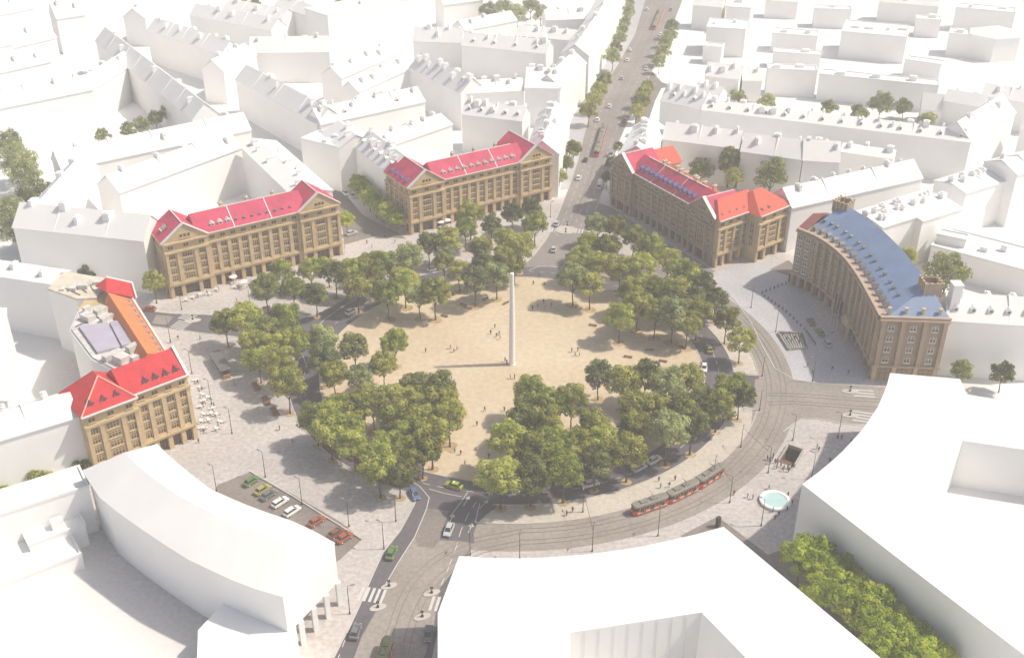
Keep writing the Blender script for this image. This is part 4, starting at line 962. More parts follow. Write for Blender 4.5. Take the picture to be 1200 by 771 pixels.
grove([(586,556,FR,1.12),(622,556,DK),(661,551,FR),(698,541,DK),(736,528,OL)], None, 'in the nearest row along the pale pavement', G, s=.95)
grove([(263,376,OL),(288,374,FR),(334,372,FR),(310,384,DK),(296,400,OL)], None, 'at the far end of the grove beside the kiosk', G, s=.95)
grove([(322,404,FR),(302,420,FR),(345,400,FR),(328,425,OL),(336,450,OL)], None, 'in the near half of the grove beside the kiosk', G, s=.9)
grove([(378,396,GY),(380,418,GY),(391,438,OL),(414,404,DK),(422,440,GY),(462,402,FR),(449,428,OL)], None, 'at the left edge of the sand', G, s=.86)
grove([(486,452,DK),(512,456,DK),(500,490,FR),(460,468,OL),(488,472,OL),(516,470,OL),(526,486,OL)], None, 'at the column end of the lower left grove', G, s=.92)
grove([(369,488,DK),(414,478,OL),(482,508,FR),(392,484,FR),(436,470,OL),(464,490,OL),(505,510,OL)], None, 'in the middle of the lower left grove', G, s=.95)
grove([(386,502,FR),(410,502,FR),(474,526,OL),(414,521,FR),(454,524,FR),(494,529,OL),(443,545,FR),(467,551,DK)], None, 'at the road side of the lower left grove', G, s=.92)
o = PITS.build('soil', M['sand_dark'], fix=False); tag(o, kind='stuff', label='loose ochre earth round the tree trunks', cat='earth')
S = 'street trees along the boulevard'
grove([(654,206),(664,190),(672,176)], [OL], 'beside the lit end of the boulevard corner building', S, 'street', 1.1)
grove([(690,129),(696,117),(703,105),(708,95)], [OL], 'in the left boulevard row, second block', S, 'street', 1.1)
grove([(718,66),(722,55),(726,45),(730,34),(733,24),(736,14),(738,4)], [GY], 'in the left boulevard row, far hazy end', S, 'street', 1.15)
grove([(746,130),(750,119),(754,110),(759,101)], [OL], 'in the right boulevard row, second block', S, 'street', 1.1)
grove([(773,72),(777,61),(781,50),(785,40),(788,30)], [GY], 'in the right boulevard row, far hazy end', S, 'street', 1.15)
grove([(711,208),(716,190),(725,172)], [DK], 'in the shade beside the dark red roofed building', S, 'street', .7)
H_ = 'clipped trees of the side street'
grove([(418,214),(425,221),(433,228),(440,235),(448,242),(456,248),(464,255)], [BR_], 'in the clipped row beside the boulevard corner building', H_, 'clipped', 1.08)
tree(406,258,'clipped',BR_,'standing alone at the right end of the left crimson roofed building',None,1.05)
tree(179,331,'clipped','olive green','standing alone at the left end of the left crimson roofed building',None,1.3)
K = 'courtyard trees behind the dark red roofed building'
tree(788,186,'street',OL,'with a thin crown, leftmost in the courtyard behind the coral roofs',K)
tree(822,198,'big',DK,'with a round crown, second in the courtyard behind the coral roofs',K,.86)
tree(855,190,'tall',DK,'with a tall crown, tallest in the courtyard behind the coral roofs',K,.82)
tree(861,208,'big',OL,'with a broad crown just behind the coral roofs',K,.72)
tree(904,206,'big',DK,'with the widest crown in the courtyard behind the coral roofs',K,.9)
tree(567,164,'bush',DK,'peeping over the ridge of the boulevard corner building',None)
for x, y in ((1005,243),(1022,238),(1046,230),(1068,221)): tree(x, y, 'bush', OL, 'in the low row under the cream lit front', 'low trees under the cream lit front', 1.35)
tree(1064,300,'street',OL,'close behind the blue roof',None); tree(1110,320,'big',DK,'with a wide crown right of the blue roof',None,1.0)
for x, y in ((1127,433),(1176,438)): tree(x, y, 'street', DK, 'on the street under the pale dormered building', 'trees under the pale dormered building', .95)
for x, y in ((69,312),(105,318),(139,314)): tree(x, y, 'bush', DK, 'in the shade above the orange wing', 'trees in the shade above the orange wing', 1.35)
tree(43,561,'bush',OL,'in the grey courtyard left of the curved white hall',None,1.4); tree(95,545,'bush',DK,'between the corner building and the curved white hall',None,1.4); tree(1,580,'bush',OL,'cut by the left edge above the long white bar',None,1.3)
for x, y in ((866,113),(900,119),(972,126),(1008,132),(1060,126),(1087,140)): tree(x, y, 'bush', GY, 'behind the very long white row', 'hazy trees behind the very long white row', 1.5)
tree(1033,121,'big',GY,'taller than the others behind the very long white row',None,.9)
for x, y in ((9,168),(20,186),(30,204),(40,226),(12,246),(20,268)): tree(x, y, 'big', GY, 'in the hazy wood at the left edge', 'trees of the hazy wood at the left edge', .95)
for x, y in ((150,153),(166,146),(182,140),(196,133),(120,160)): tree(x, y, 'street', GY, 'in the hazy upper left courtyard', 'trees of the upper left courtyard', 1.1)
for x, y in ((572,14),(590,8),(606,14),(622,6),(634,16)): tree(x, y, 'big', GY, 'in the hazy clump at the top centre', 'hazy trees at the top centre', .8)
for x, y in ((282,2),(300,4),(400,2),(420,4)): tree(x, y, 'street', GY, 'at the top edge left of centre', 'hazy trees at the top edge', 1.2)
for x, y in ((940,652),(957,650),(967,672),(985,668),(985,692),(1004,690),(1006,712),(1026,708),(1028,732),(1048,728),(1050,752),(1072,748),(1078,772),(1098,768),(962,690),(1030,755)):
    tree(x, y, 'plaza', BR_, 'in the bright row between the two big white blocks', 'bright trees between the two big white blocks', .82)

# ================================================================ VEHICLES
def car_proto(paint, estate=False, taxi=False):
    root = empty('parked_car'); L, W = 4.4, 1.8; P_ = M['car_'+paint]
    def loft(secs, mats, name, par, m=0):
        q = MB(); n = len(secs[0]); q.strip([list(s)+[s[0]] for s in secs]); q.add(secs[0], [tuple(range(n))]); q.add(secs[-1], [tuple(range(n))]); return q.build(name, mats, par)
    def sec(x, z0, z1, w0, w1): return [(x,-w0/2,z0),(x,w0/2,z0),(x,w0/2*1.02,(z0+z1)/2),(x,w1/2,z1),(x,-w1/2,z1),(x,-w0/2*1.02,(z0+z1)/2)]
    body = loft([sec(-2.2,.34,.80,1.5,1.35), sec(-2.1,.26,.92,1.7,1.55), sec(-1.4,.24,.98,1.78,1.64), sec(.7,.24,.98,1.8,1.66), sec(1.6,.24,.88,1.76,1.58), sec(2.1,.26,.72,1.64,1.4), sec(2.2,.36,.62,1.44,1.25)], P_, 'body', root)
    xb = -2.0 if estate else -1.75
    cab = loft([sec(xb,.93,1.0,1.5,1.42), sec(xb+.45 if not estate else xb+.2,.95,1.42,1.52,1.22), sec(.1,.96,1.47,1.54,1.24), sec(.45,.96,1.42,1.52,1.2), sec(1.2,.92,.96,1.46,1.36)], M['carglass'], 'windows', root)
    q = MB(); q.box(xb+.5 if not estate else xb+.25, -.60, 1.452, .42, .60, 1.50); 
    for s in (-1, 1):
        q.tube((xb+.5,s*.61,1.44),(xb+.05,s*.71,.98),.05,.05,5); q.tube((.42,s*.6,1.43),(1.15,s*.7,.96),.05,.05,5); q.tube((-.4,s*.63,1.44),(-.4,s*.77,.98),.05,.05,5)
    q.build('car_roof', P_, root)
    wm = MB()
    wm.tube((0,-.1,0),(0,.1,0),.32,.32,14); w1 = wm.mesh('wheel', M['tyre']); rm = MB(); rm.tube((0,-.115,0),(0,.115,0),.19,.19,10); rim = rm.mesh('rim', M['gutter'])
    for x in (-1.35, 1.35):
        for y in (-.80, .80): o = put('wheel', w1, root, (x, y, .32)); put('rim', rim, o)
    for y in (-.55, .55):
        q = MB(); q.box(2.08,-.2,-.08,2.2,.2,.08); q.build('headlight', M['lamp_glass'], root, (0,y,.60)); q = MB(); q.box(-2.22,-.16,-.09,-2.12,.16,.09); q.build('tail_light', M['red_lens'], root, (0,y,.74))
    if taxi: q = MB(); q.box(-.15,-.35,1.5,.15,.35,1.66); q.build('roof_sign', M['white'], root)
    return root
PROTO = {}
NCAR = 0
def car(px, py, tx, ty, paint, place, group=None, estate=False, taxi=False, what='car', s=1.0):
    key = (paint, estate, taxi); a = at(px, py); b = at(px+tx, py+ty); rz = math.atan2(b.y-a.y, b.x-a.x)
    if key not in PROTO: PROTO[key] = o = car_proto(*key)
    else: o = copy_tree(PROTO[key])
    o.location = (a.x, a.y, .095); o.rotation_euler[2] = rz; o.scale = (s*1.05, s*1.05, s*1.05)
    later(o, '%s %s %s' % (paint if paint != 'lime' else 'bright yellow-green', what, place), 'taxi' if taxi else 'car', px, group); return o
car(532,571,-14,-4,'lime','crossing the ring road at the mouth of the lower street',taxi=True,what='taxi')
car(486,581,4,8,'blue','under the tree at the mouth of the lower street'); car(526,623,-5,12,'silver','waiting on the blue-shaded lane of the lower street')
car(459,650,5,-11,'green','driving up the left lane of the lower street'); car(417,742,4,-12,'grey','driving below the lower crosswalk, left lane'); car(502,745,-2,12,'grey','beside the flat white block on the lower street')
Y = 'cars in the parking yard'
for x, y, c, e in ((295,566,'green',0),(308,576,'yellow',0),(315,582,'grey',0),(328.5,590.5,'white',1),(342.5,601,'white',1),(371,613,'orange',0),(394,627,'brown',0),(404,632,'orange',0)):
    car(x, y, 14, -9, c, 'parked in the yard by the curved white hall', Y, bool(e))
for x, y, tx, ty, c, pl in ((437,546,12,7,'white','on the ring road under the lower left grove'),(450,563,12,4,'black','on the ring road by the lower left grove tip'),(766,541,12,-7,'white','on the ring road behind the tram'),
    (749,550,12,-6,'silver','on the ring road just left of the white car behind the tram'),(692,569,12,-3,'white','on the ring road behind the nearest tree row'),(825,433,-1,9,'white','on the ring road right of the sand'),
    (831,411,-3,-10,'yellow','on the ring road beside the kerbed island'),(412,367,8,-4,'white','on the ring road left of the column'),(508,317,10,-3,'white','on the ring road behind the upper left grove'),
    (175,364,-12,-1,'orange','on the west street behind the orange roof'),(412,275,10,-3,'silver','parked by the lone bright tree'),(405,228,6,6,'white','parked at the head of the clipped row'),
    (413,231,6,6,'silver','parked second at the head of the clipped row')): car(x, y, tx, ty, c, pl)
T_ = 'cars waiting before the curved building'
for i, (x, y) in enumerate(((950,379),(960.5,391),(969,404))): car(x, y, -6, -8, ('grey','olive','silver')[i], 'waiting on the blue-grey paving before the curved building', T_)
V = 'cars on the boulevard'
for x, y, tx, ty, c, pl in ((649,294,5,-12,'silver','entering the square below the boulevard crosswalk'),(652,264,4,-12,'silver','at the boulevard crosswalk'),(678,210,5,-12,'white','beside the lit end of the corner building'),
    (686,189,5,-12,'black','on the boulevard left of the far tram'),(716,183,-5,12,'white','on the boulevard right of the far tram'),(712,194,-5,12,'black','on the boulevard right of the far tram'),
    (714,126,5,-12,'white','on the boulevard between the second block rows'),(700,142,5,-12,'white','on the boulevard below the second block rows'),(732,143,-5,12,'brown','on the boulevard by the second block row at right'),
    (729,93,5,-12,'silver','on the boulevard at the far crossing'),(757,82,-5,12,'silver','on the boulevard at the far crossing, right lane'),(738,60,5,-12,'white','on the hazy far boulevard'),(774,42,-5,12,'white','on the hazy far boulevard'),
    (758,12,5,-12,'white','on the boulevard at the top edge'),(786,13,-5,12,'grey','on the boulevard at the top edge'),(735,72,5,-12,'white','on the hazy far boulevard')): car(x, y, tx, ty, c, pl, V)
# delivery van
def van():
    p = at(703,220); q0 = at(698,232); root = empty('delivery_van', (p.x,p.y,.09), math.atan2(q0.y-p.y, q0.x-p.x)); tag(root, 'white delivery van with a green tail on the boulevard by the shaded building', 'van')
    q = MB(); q.box(-2.6,-1.0,.5,1.3,1.0,2.7); q.build('cargo_box', M['white'], root); q = MB(); q.add([(1.32,-.95,.4),(2.9,-.9,.4),(2.9,-.9,1.2),(2.2,-.85,2.1),(1.32,-.9,2.2),(1.32,.95,.4),(2.9,.9,.4),(2.9,.9,1.2),(2.2,.85,2.1),(1.32,.9,2.2)], [(0,1,2,3,4),(9,8,7,6,5),(0,5,6,1),(1,6,7,2),(2,7,8,3),(3,8,9,4),(0,4,9,5)]); q.build('cab', M['white'], root)
    q = MB(); q.box(-2.66,-.98,.55,-2.605,.98,2.6); q.build('rear_door', M['car_olive'], root); q = MB(); q.add([(2.88,-.8,1.24),(2.25,-.76,2.02),(2.25,.76,2.02),(2.88,.8,1.24)], [(0,1,2,3)]); o = q.build('windscreen', M['carglass'], root); o.location = (.03,0,.02)
    w = MB(); w.tube((0,-.12,0),(0,.12,0),.38,.38,14); wm = w.mesh('wheel', M['tyre'])
    for x in (-1.7,2.0):
        for y in (-.92,.92): put('wheel', wm, root, (x,y,.38))
van()
# trams
def tram_car(root, L, front=True, rear=True, cream='tram_cream', roof='tram_roof'):
    """one car on the x axis from 0 to L, nose at x=0"""
    W = 2.45
    def sec(x, w, z0, z1): return [(x,-w/2,z0),(x,w/2,z0),(x,w/2,z1-.3),(x,w/2-.35,z1),(x,-w/2+.35,z1),(x,-w/2,z1-.3)]
    def loft(xs, z0, z1, name, m, dw=0):
        q = MB(); secs = [[(x,-(w+dw)/2,z0),(x,(w+dw)/2,z0),(x,(w+dw)/2,z1),(x,-(w+dw)/2,z1)] for x, w in xs]; q.strip([s+[s[0]] for s in secs]); q.add(secs[0], [(0,1,2,3)]); q.add(secs[-1], [(0,1,2,3)]); return q.build(name, m, root)
    xs = [(0,1.7),(.5,2.25),(1.2,W),(L-1.2,W),(L-.5,2.25),(L,1.7)]
    loft(xs, .28, 1.25, 'lower_body', M['tram_red'], .04); loft(xs, 1.25, 1.5, 'belt', M['tram_red'], .03); loft([(x+(.12 if x < 1 else 0)-(.12 if x > L-1 else 0), w) for x, w in xs], 1.5, 2.35, 'window_band', M['carglass'], -.06)
    loft(xs, 2.35, 2.75, 'upper_body', M[cream])
    q = MB(); q.strip([[(x,y*w,z) for y, z in ((-.48,2.75),(-.36,3.02),(.36,3.02),(.48,2.75))] for x, w in xs]); q.build('car_roof', M[roof], root)
    n = 8
    for s in (-1, 1):
        q = MB()
        for i in range(n+1): x = 1.25+(L-2.5)*i/n; q.box(x-.11, s*W/2-.03, 1.5, x+.11, s*W/2+.02, 2.36)
        q.build('window_post', M[cream], root)
    for k in (.2, .5, .8):
        q = MB(); q.box(L*k-.6, -W/2-.035, .4, L*k+.6, -W/2-.0, 2.3, 0); q.box(L*k-.5,-W/2-.05,1.0,L*k-.05,-W/2-.036,2.2,1); q.box(L*k+.05,-W/2-.05,1.0,L*k+.5,-W/2-.036,2.2,1); q.build('door', [M['tram_cream'], M['carglass']], root)
    for i in range(4):
        q = MB(); x = L*(.14+.24*i); q.box(x-.6, W/2+.021, .80, x+.6, W/2+.045, 1.05); q.box(x-.6, -W/2-.045, .80, x+.6, -W/2-.021, 1.05); q.build('white_panel', M['white'], root)
    for x in (L*.22, L*.78):
        q = MB(); q.box(x-1.3,-1.0,.06,x+1.3,1.0,.3); q.build('bogie', M['dark'], root)
    for k in (.3, .6): q = MB(); q.box(L*k-.9,-.6,2.95,L*k+.9,.6,3.32); q.build('roof_box', M[roof], root)
    q = MB(); x = L*.5
    for y in (-.5,.5): q.tube((x,y,3.1),(x+1.0,y*.6,3.9),.04,.04,5); q.tube((x+1.0,y*.6,3.9),(x+.2,y*.4,4.9),.04,.04,5)
    q.tube((x+.2,-.8,4.9),(x+.2,.8,4.9),.05,.05,5); q.build('pantograph', M['dark'], root)
    for y in (-.6,.6): q = MB(); q.box(-.06,y-.18,.75,.1,y+.18,.98); q.build('headlight', M['lamp_glass'], root)
def tram(label, pts, L, roof='tram_roof'):
    """cars follow the curve points: consecutive pairs"""
    top = empty('tram', (*pts[0][:2], .06)); tag(top, label, 'tram')
    for i in range(len(pts)-1):
        a, b = Vector(pts[i][:2]), Vector(pts[i+1][:2]); d = b-a; e = empty('carriage', (*(a-Vector(pts[0][:2])+d.normalized()*.15), 0), math.atan2(d.y, d.x)); e.parent = top; tram_car(e, d.length-.3, roof=roof)
    return top
aa = lambda r, t: (r*math.cos(R(t)), r*math.sin(R(t)))
tram('red and brown tram of three sections with a grey roof on the ring track', [aa(75.2,-67.2), aa(75.2,-59.5), aa(75.2,-51.8), aa(75.2,-44.2)], 10)
a, b = at(698.5,185).to_2d(), at(709,150).to_2d(); tram('far tram with an orange nose on the boulevard', [a, a.lerp(b,.5), b], 14)
a, b = at(766,36).to_2d(), at(776,12).to_2d(); tram('pale hazy tram at the far end of the boulevard', [a, b], 14)
a, b = at(456,756).to_2d(), at(446,790).to_2d(); tram('dark green roofed tram cut by the bottom edge on the lower street', [a, b], 14, 'tram_green')

# ================================================================ SMALL THINGS OF THE SQUARE
root = empty('monument', (0,0,.06)); tag(root, 'tall white column standing at the centre of the sand plaza', 'column')
q = MB(); q.prism([(1.1*math.cos(R(22.5+45*k)), 1.1*math.sin(R(22.5+45*k))) for k in range(8)], 0, .35); q.build('plinth', M['monument'], root)
q = MB(); pr = [(.90,.35),(.87,6),(.80,14),(.70,22),(.60,29.8),(.54,30.4),(.0,30.6)]; q.lathe(pr, 16); q.build('shaft', M['monument'], root)
# kiosk
p0, p1 = at(253,422).to_2d(), at(266,443).to_2d(); d = (p1-p0); c = (p0+p1)/2; root = empty('kiosk', (c.x,c.y,.03), math.atan2(d.y,d.x)); L = d.length
tag(root, 'long kiosk with a grey slab roof and an orange-brown end beside the left grove', 'kiosk')
q = MB(); q.box(-L/2+1.6,-1.1,0,L/2-.1,1.1,2.7); q.build('cabin', M['dark'], root); q = MB(); q.box(-L/2-.3,-1.7,2.72,L/2+.3,1.7,3.0); q.build('roof', mat('slab_roof', (.12,.115,.12), .8, .08, .6), root)
for i in range(4): q = MB(); x = -L/2+2.2+i*1.75; q.box(x,-1.15,.9,x+1.4,-1.08,2.4); q.box(x,1.08,.9,x+1.4,1.15,2.4); q.build('window', M['shop'], root)
q = MB(); q.box(L/2-.09,-1.0,.1,L/2+.5,1.0,1.15); q.build('counter', mat('orange_wood', (.42,.17,.05), .6, .2, 2), root)
for y in (-1.4,1.4): q = MB(); q.tube((-L/2+.1,y,0),(-L/2+.1,y,2.72),.07,.07,6); q.build('post', M['dark'], root)
# fountain
p = at(908,588); root = empty('fountain', (p.x,p.y,.03)); tag(root, 'round white fountain basin filled with pale turquoise water', 'fountain')
q = MB(); q.lathe([(3.75,0),(3.9,.55),(3.8,.75),(3.0,.75),(2.85,.6),(2.85,.1),(0,.1)], 40); q.build('basin', M['white'], root, smooth=False); q = MB(); q.lathe([(2.86,.58),(0.0,.58)], 40); q.build('water', M['water'], root)
# glazed stair entrance on the blue-grey paving
cn = [at(*p).to_2d() for p in ((911,391),(924,411),(946,409),(941,393))]; c = sum(cn, Vector((0,0)))/4; root = empty('metro_entrance', (c.x,c.y,.03)); tag(root, 'walled stair entrance full of people on the blue-grey paving', 'metro entrance')
for i in range(4):
    a, b = cn[i]-c, cn[(i+1)%4]-c; u = (b-a).normalized(); q = MB(); q.obox((a+b)/2, u.x,u.y,(b-a).length/2-.13,.12,0,1.0 if i else .9); q.build('parapet', M['concrete'], root)
q = MB(); q.sheet([(k-c)*.94 for k in cn], .06); q.build('stair_floor', M['iron'], root, fix=False)
u = (cn[3]-cn[0]).normalized(); 
for k in range(7):
    t = (k+1)/8; a, b = (cn[0].lerp(cn[3],t)-c)*.88, (cn[1].lerp(cn[2],t)-c)*.88; q = MB(); w = (b-a).normalized(); q.obox((a+b)/2, w.x,w.y,(b-a).length/2,.16,.06,.3+.10*k); q.build('step', M['concrete'], root)
# benches
def bench_proto(L=2.6, w=.75):
    r = empty('bench'); q = MB()
    for i in range(4): q.box(-L/2, -w/2+i*w/4+.02, .40, L/2, -w/2+(i+1)*w/4-.02, .48)
    q.build('seat', M['wood'], r)
    for x in (-L/2+.35, L/2-.35): q = MB(); q.box(x-.12,-w/2+.05,0,x+.12,w/2-.05,.40); q.build('leg', M['wood'], r)
    return r
BP = bench_proto(); LP = bench_proto(4.4, 1.7); FIRST = {}
def bench(px, py, tx, ty, big, phrase, group):
    p = LP if big else BP; o = p if p not in FIRST else copy_tree(p); FIRST[p] = 1; a, b = at(px,py), at(px+tx,py+ty)
    o.location = (a.x,a.y,.09 if big else .06); o.rotation_euler[2] = math.atan2(b.y-a.y,b.x-a.x); later(o, phrase, 'bench', px, group)
for x, y in ((300,454),(312,470.5),(322,483)): bench(x, y, 6, 11, True, 'broad brown wooden bench platform beside the kiosk grove', 'bench platforms by the kiosk grove')
for x, y, tx, ty in ((529,345,6,3),(543,358,6,2),(549,362,6,2),(521,371,6,2),(569,351,6,-3),(593,356,6,-3)): bench(x, y, tx, ty, False, 'dark bench at the sand edge left of the column', 'benches round the sand')
for x, y, tx, ty in ((695,382,6,1),(736,419,6,1),(777,424,6,1),(761,411,6,0),(800,408,5,2)): bench(x, y, tx, ty, False, 'dark bench at the sand edge right of the column', 'benches round the sand')
bench(312,361,6,-1,False,'dark bench under the dark tree before the left crimson roofed building',None)
# lamps and poles
def lamp_proto(h, arm):
    r = empty('street_lamp'); q = MB(); q.tube((0,0,0),(0,0,h),.11,.06,8); q.lathe([(.2,0),(.2,.5),(.12,.6)],10); q.build('pole', M['dark'], r)
    q = MB(); q.tube((0,0,h-.05),(arm,0,h+.1),.05,.04,6); q.build('arm', M['dark'], r); q = MB(); q.box(arm-.15,-.16,h+.03,arm+.75,.16,h+.18); o = q.build('lamp_head', M['iron'], r)
    q = MB(); q.box(arm-.05,-.11,h-.0,arm+.65,.11,h+.03); q.build('lens', M['lamp_glass'], o); return r
L8 = lamp_proto(8.0, .9); L6 = lamp_proto(6.4, .6)
def lamp(px, py, rz, phrase, big=True):
    p = L8 if big else L6; o = p if p not in FIRST else copy_tree(p); FIRST[p] = 1; a = at(px,py); o.location = (a.x,a.y,.03); o.rotation_euler[2] = rz; later(o, phrase, 'street lamp', px, 'street lamps of the square')
for x, y in ((311,559),(254,576),(354,591),(409,617),(450,643),(464,611)): lamp(x, y, 2.6, 'dark street lamp on the paving above the parking yard')
for x, y in ((272,508),(248,474),(225,438)): lamp(x, y, 2.6, 'dark street lamp on the paving right of the corner building')
lamp(410,719,.3,'dark street lamp beside the columns of the curved white hall')
for x, y in ((551,650),(609,655),(694,646),(771,628)): lamp(x, y, 1.2, 'dark street lamp on the paving between tram track and flat white block')
for x, y in ((855,589),(892,616)): lamp(x, y, 2.4, 'dark street lamp left of the fountain')
for x, y in ((900,554),(929,516),(951,561)): lamp(x, y, 2.4, 'dark street lamp around the sunken stairwell')
for x, y in ((880,361),(909,389),(952,447),(982,513)): lamp(x, y, 2.8, 'dark street lamp on the paving before the curved building')
for x, y in ((893,441),(890,481)): lamp(x, y, 1.0, 'short dark street lamp by the island tip at the avenue', False)
for x, y in ((294,364),(213,363),(200,401)): lamp(x, y, 2.0, 'dark street lamp by the west street')
for x, y in ((645,255),(636,272)): lamp(x, y, .5, 'short dark street lamp on the pavement at the boulevard corner', False)
lamp(683,600,1.6,'short dark street lamp on the pale pavement by the tram track',False)
# bollards along the two edges of the blue-grey paving
bq = MB(); bq.lathe([(.24,0),(.24,.85),(.17,1.0),(0,1.02)], 8); bm_ = bq.mesh('bollard', M['dark'])
def bollards(pts, n, phrase):
    P2 = poly(pts)
    for i in range(n):
        t = i/(n-1)*(len(P2)-1); k = min(int(t), len(P2)-2); a = Vector(P2[k]).lerp(Vector(P2[k+1]), t-k); o = put('bollard', bm_, None, (a.x,a.y,.03)); x = pts[k][0]+(pts[k+1][0]-pts[k][0])*(t-k); later(o, phrase, 'bollard', x, 'bollards before the curved building')
bollards([(893,344),(921,333)], 7, 'dark bollard in the short row by the corner of the curved building'); bollards([(896,348),(920,365),(944,388),(955,404)], 18, 'dark bollard in the long row before the curved building')
# beacons on the islands
def beacon(px, py, phrase):
    p = at(px, py); r = empty('traffic_beacon', (p.x,p.y,.23)); q = MB(); q.tube((0,0,0),(0,0,1.5),.1,.1,8); q.build('post', M['iron'], r); q = MB(); q.lathe([(.34,0),(.28,.5),(.12,.7)],8); q.build('base', M['dark'], r); q = MB(); q.box(-.32,-.03,1.1,.32,.03,1.75); q.build('sign_board', M['dark'], r); later(r, phrase, 'traffic beacon', px, 'traffic beacons')
for x, y in ((443,712),(456,687),(495,723),(506,695)): beacon(x, y, 'dark traffic beacon on an island of the lower street')
for x, y in ((663,273),(665,265)): beacon(x, y, 'dark traffic beacon on the round island of the boulevard')
beacon(226,375,'dark traffic beacon on the oval island of the west street')
for x, y in ((996,487),(996,459)): beacon(x, y, 'dark traffic beacon on the avenue by the white block')
# overhead wires of the tram, with their poles already standing
for i, (p, r) in enumerate(((( 864,519),(897,534)), ((843,562),(858,573)), ((682,590),(694,617)))):
    pass
# cafe furniture
tq = empty('cafe_table'); q = MB(); q.lathe([(0,.72),(.55,.72),(.55,.76),(0,.76)],12); q.build('table_top', M['gutter'], tq); q = MB(); q.tube((0,0,0),(0,0,.72),.05,.05,6); q.lathe([(.3,0),(.28,.04),(0,.05)],8); q.build('pedestal', M['iron'], tq)
cq = empty('cafe_chair'); q = MB(); q.box(-.24,-.24,.42,.24,.24,.47); q.build('seat', M['white'], cq); q = MB(); q.box(-.24,.2,.47,.24,.25,.9); q.build('backrest', M['white'], cq)
for x in (-.2,.2):
    for y in (-.2,.2): q = MB(); q.tube((x,y,0),(x,y,.42),.025,.025,5); q.build('leg', M['iron'], cq)
pq = empty('parasol'); q = MB(); q.tube((0,0,0),(0,0,2.7),.05,.04,6); q.build('pole', M['iron'], pq); q = MB(); q.lathe([(1.5,2.2),(1.45,2.3),(.75,2.55),(0,2.8)],8); q.build('canopy', M['white'], pq); q = MB(); q.lathe([(.35,0),(.3,.1),(.06,.12)],8); q.build('base', M['iron'], pq)
used = {}
def inst(p): 
    if p in used: return copy_tree(p)
    used[p] = 1; return p
crng = random.Random(5)
def cafe(spots, place, par=0.0):
    for i, (px, py) in enumerate(spots):
        a = at(px, py); t = inst(tq); t.location = (a.x,a.y,.03); later(t, 'round white cafe table '+place, 'table', px, 'cafe tables')
        n = crng.choice((3,3,4)); ph = crng.random()*6
        for k in range(n):
            th = ph+2*math.pi*k/n; c = inst(cq); c.location = (a.x+.95*math.cos(th), a.y+.95*math.sin(th), .03); c.rotation_euler[2] = th-math.pi/2+crng.uniform(-.3,.3); later(c, 'white cafe chair '+place, 'chair', px+4*math.cos(th), 'cafe chairs')
        if crng.random() < par:
            s = inst(pq); s.location = (a.x+.3,a.y+1.2,.03); later(s, 'white parasol '+place, 'parasol', px, 'cafe parasols')
cafe([(231,447),(236,456),(238,464),(240,471),(246,467)], 'beside the scarlet roofed corner', 0)
cafe([(236,478),(250,480)], 'in the farthest row of the dense terrace', 0); cafe([(239,487),(254,487),(248,486)], 'in the second row of the dense terrace', 0); cafe([(245,494),(259,496),(236,495)], 'in the third row of the dense terrace', 0); cafe([(238,503),(254,504)], 'in the nearest row of the dense terrace', 0)
cafe([(218,353),(227,350),(235,347),(246,346),(254,341)], 'by the crimson roofed arcade', 0)
cafe([(272,333),(280,336),(284,339),(276,338),(288,331)], 'in front of the crimson roofed building', .5)
cafe([(468,267),(475,262),(480,268),(474,270)], 'at the end of the clipped tree row', .6)
cafe([(515,268),(523,266)], 'at the arcade of the boulevard corner building', 1.0)

# ================================================================ PEOPLE
def person_mesh(name, cloth, trousers, stride, bend=0):
    """one continuous figure grown from a skeleton: skin modifier applied through the depsgraph"""
    J = [((0,0,.95),.15),((0,0,1.15),.14),((0,.0,1.38),.15),((0,.01,1.50),.065),((0,.02,1.60),.10),((0,.03,1.70),.095)]
    E = [(0,1),(1,2),(2,3),(3,4),(4,5)]
    def chain(start, pts):
        k = start
        for p, r in pts: J.append((p, r)); E.append((k, len(J)-1)); k = len(J)-1
    for s in (-1, 1):
        f = stride*s
        chain(0, [((s*.09,0,.90),.105),((s*.10,f*.22,.50),.075),((s*.10,f*.22-.09*abs(stride)*(s<0),.10),.05),((s*.11,f*.26+.12,.04),.045)])
        chain(2, [((s*.19,0,1.40),.065),((s*.25,-f*.10,1.13),.05),((s*.25,-f*.14+.08+bend,.90),.04),((s*.25,-f*.14+.10+bend,.80),.038)])
    me = bpy.data.meshes.new('sk'); me.from_pydata([p for p, r in J], E, []); o = bpy.data.objects.new('sk', me); COL.objects.link(o)
    mo = o.modifiers.new('s', 'SKIN'); 
    for i, (p, r) in enumerate(J): me.skin_vertices[0].data[i].radius = (r, r)
    me.skin_vertices[0].data[0].use_root = True
    o.modifiers.new('d', 'SUBSURF').levels = 1
    dg = bpy.context.evaluated_depsgraph_get(); out = bpy.data.meshes.new_from_object(o.evaluated_get(dg)); bpy.data.objects.remove(o); out.name = name
    out.materials.clear()
    for mm in (cloth, trousers, M['skin'], M['hair'], M['dark']): out.materials.append(mm)
    for p in out.polygons:
        c = p.center; p.use_smooth = True
        p.material_index = 4 if c.z < .09 else 1 if c.z < .95 and abs(c.x) < .2 else 2 if (c.z > 1.47 and c.z < 1.64 or c.z < .87) else 3 if (c.z > 1.68 or (c.z >= 1.6 and c.y < .0)) else 2 if c.z >= 1.64 else 0
    return out
PM = []
for i, (c, t) in enumerate((('black','blue'),('blue','grey'),('grey','black'),('white','blue'),('red','black'),('beige','grey'))):
    PM.append((['black','blue','grey','white','red','beige'][i], [person_mesh('person', M['cloth_'+c], M['cloth_'+t], st) for st in (0, .8)]))
prng = random.Random(21)
HAIRM = None
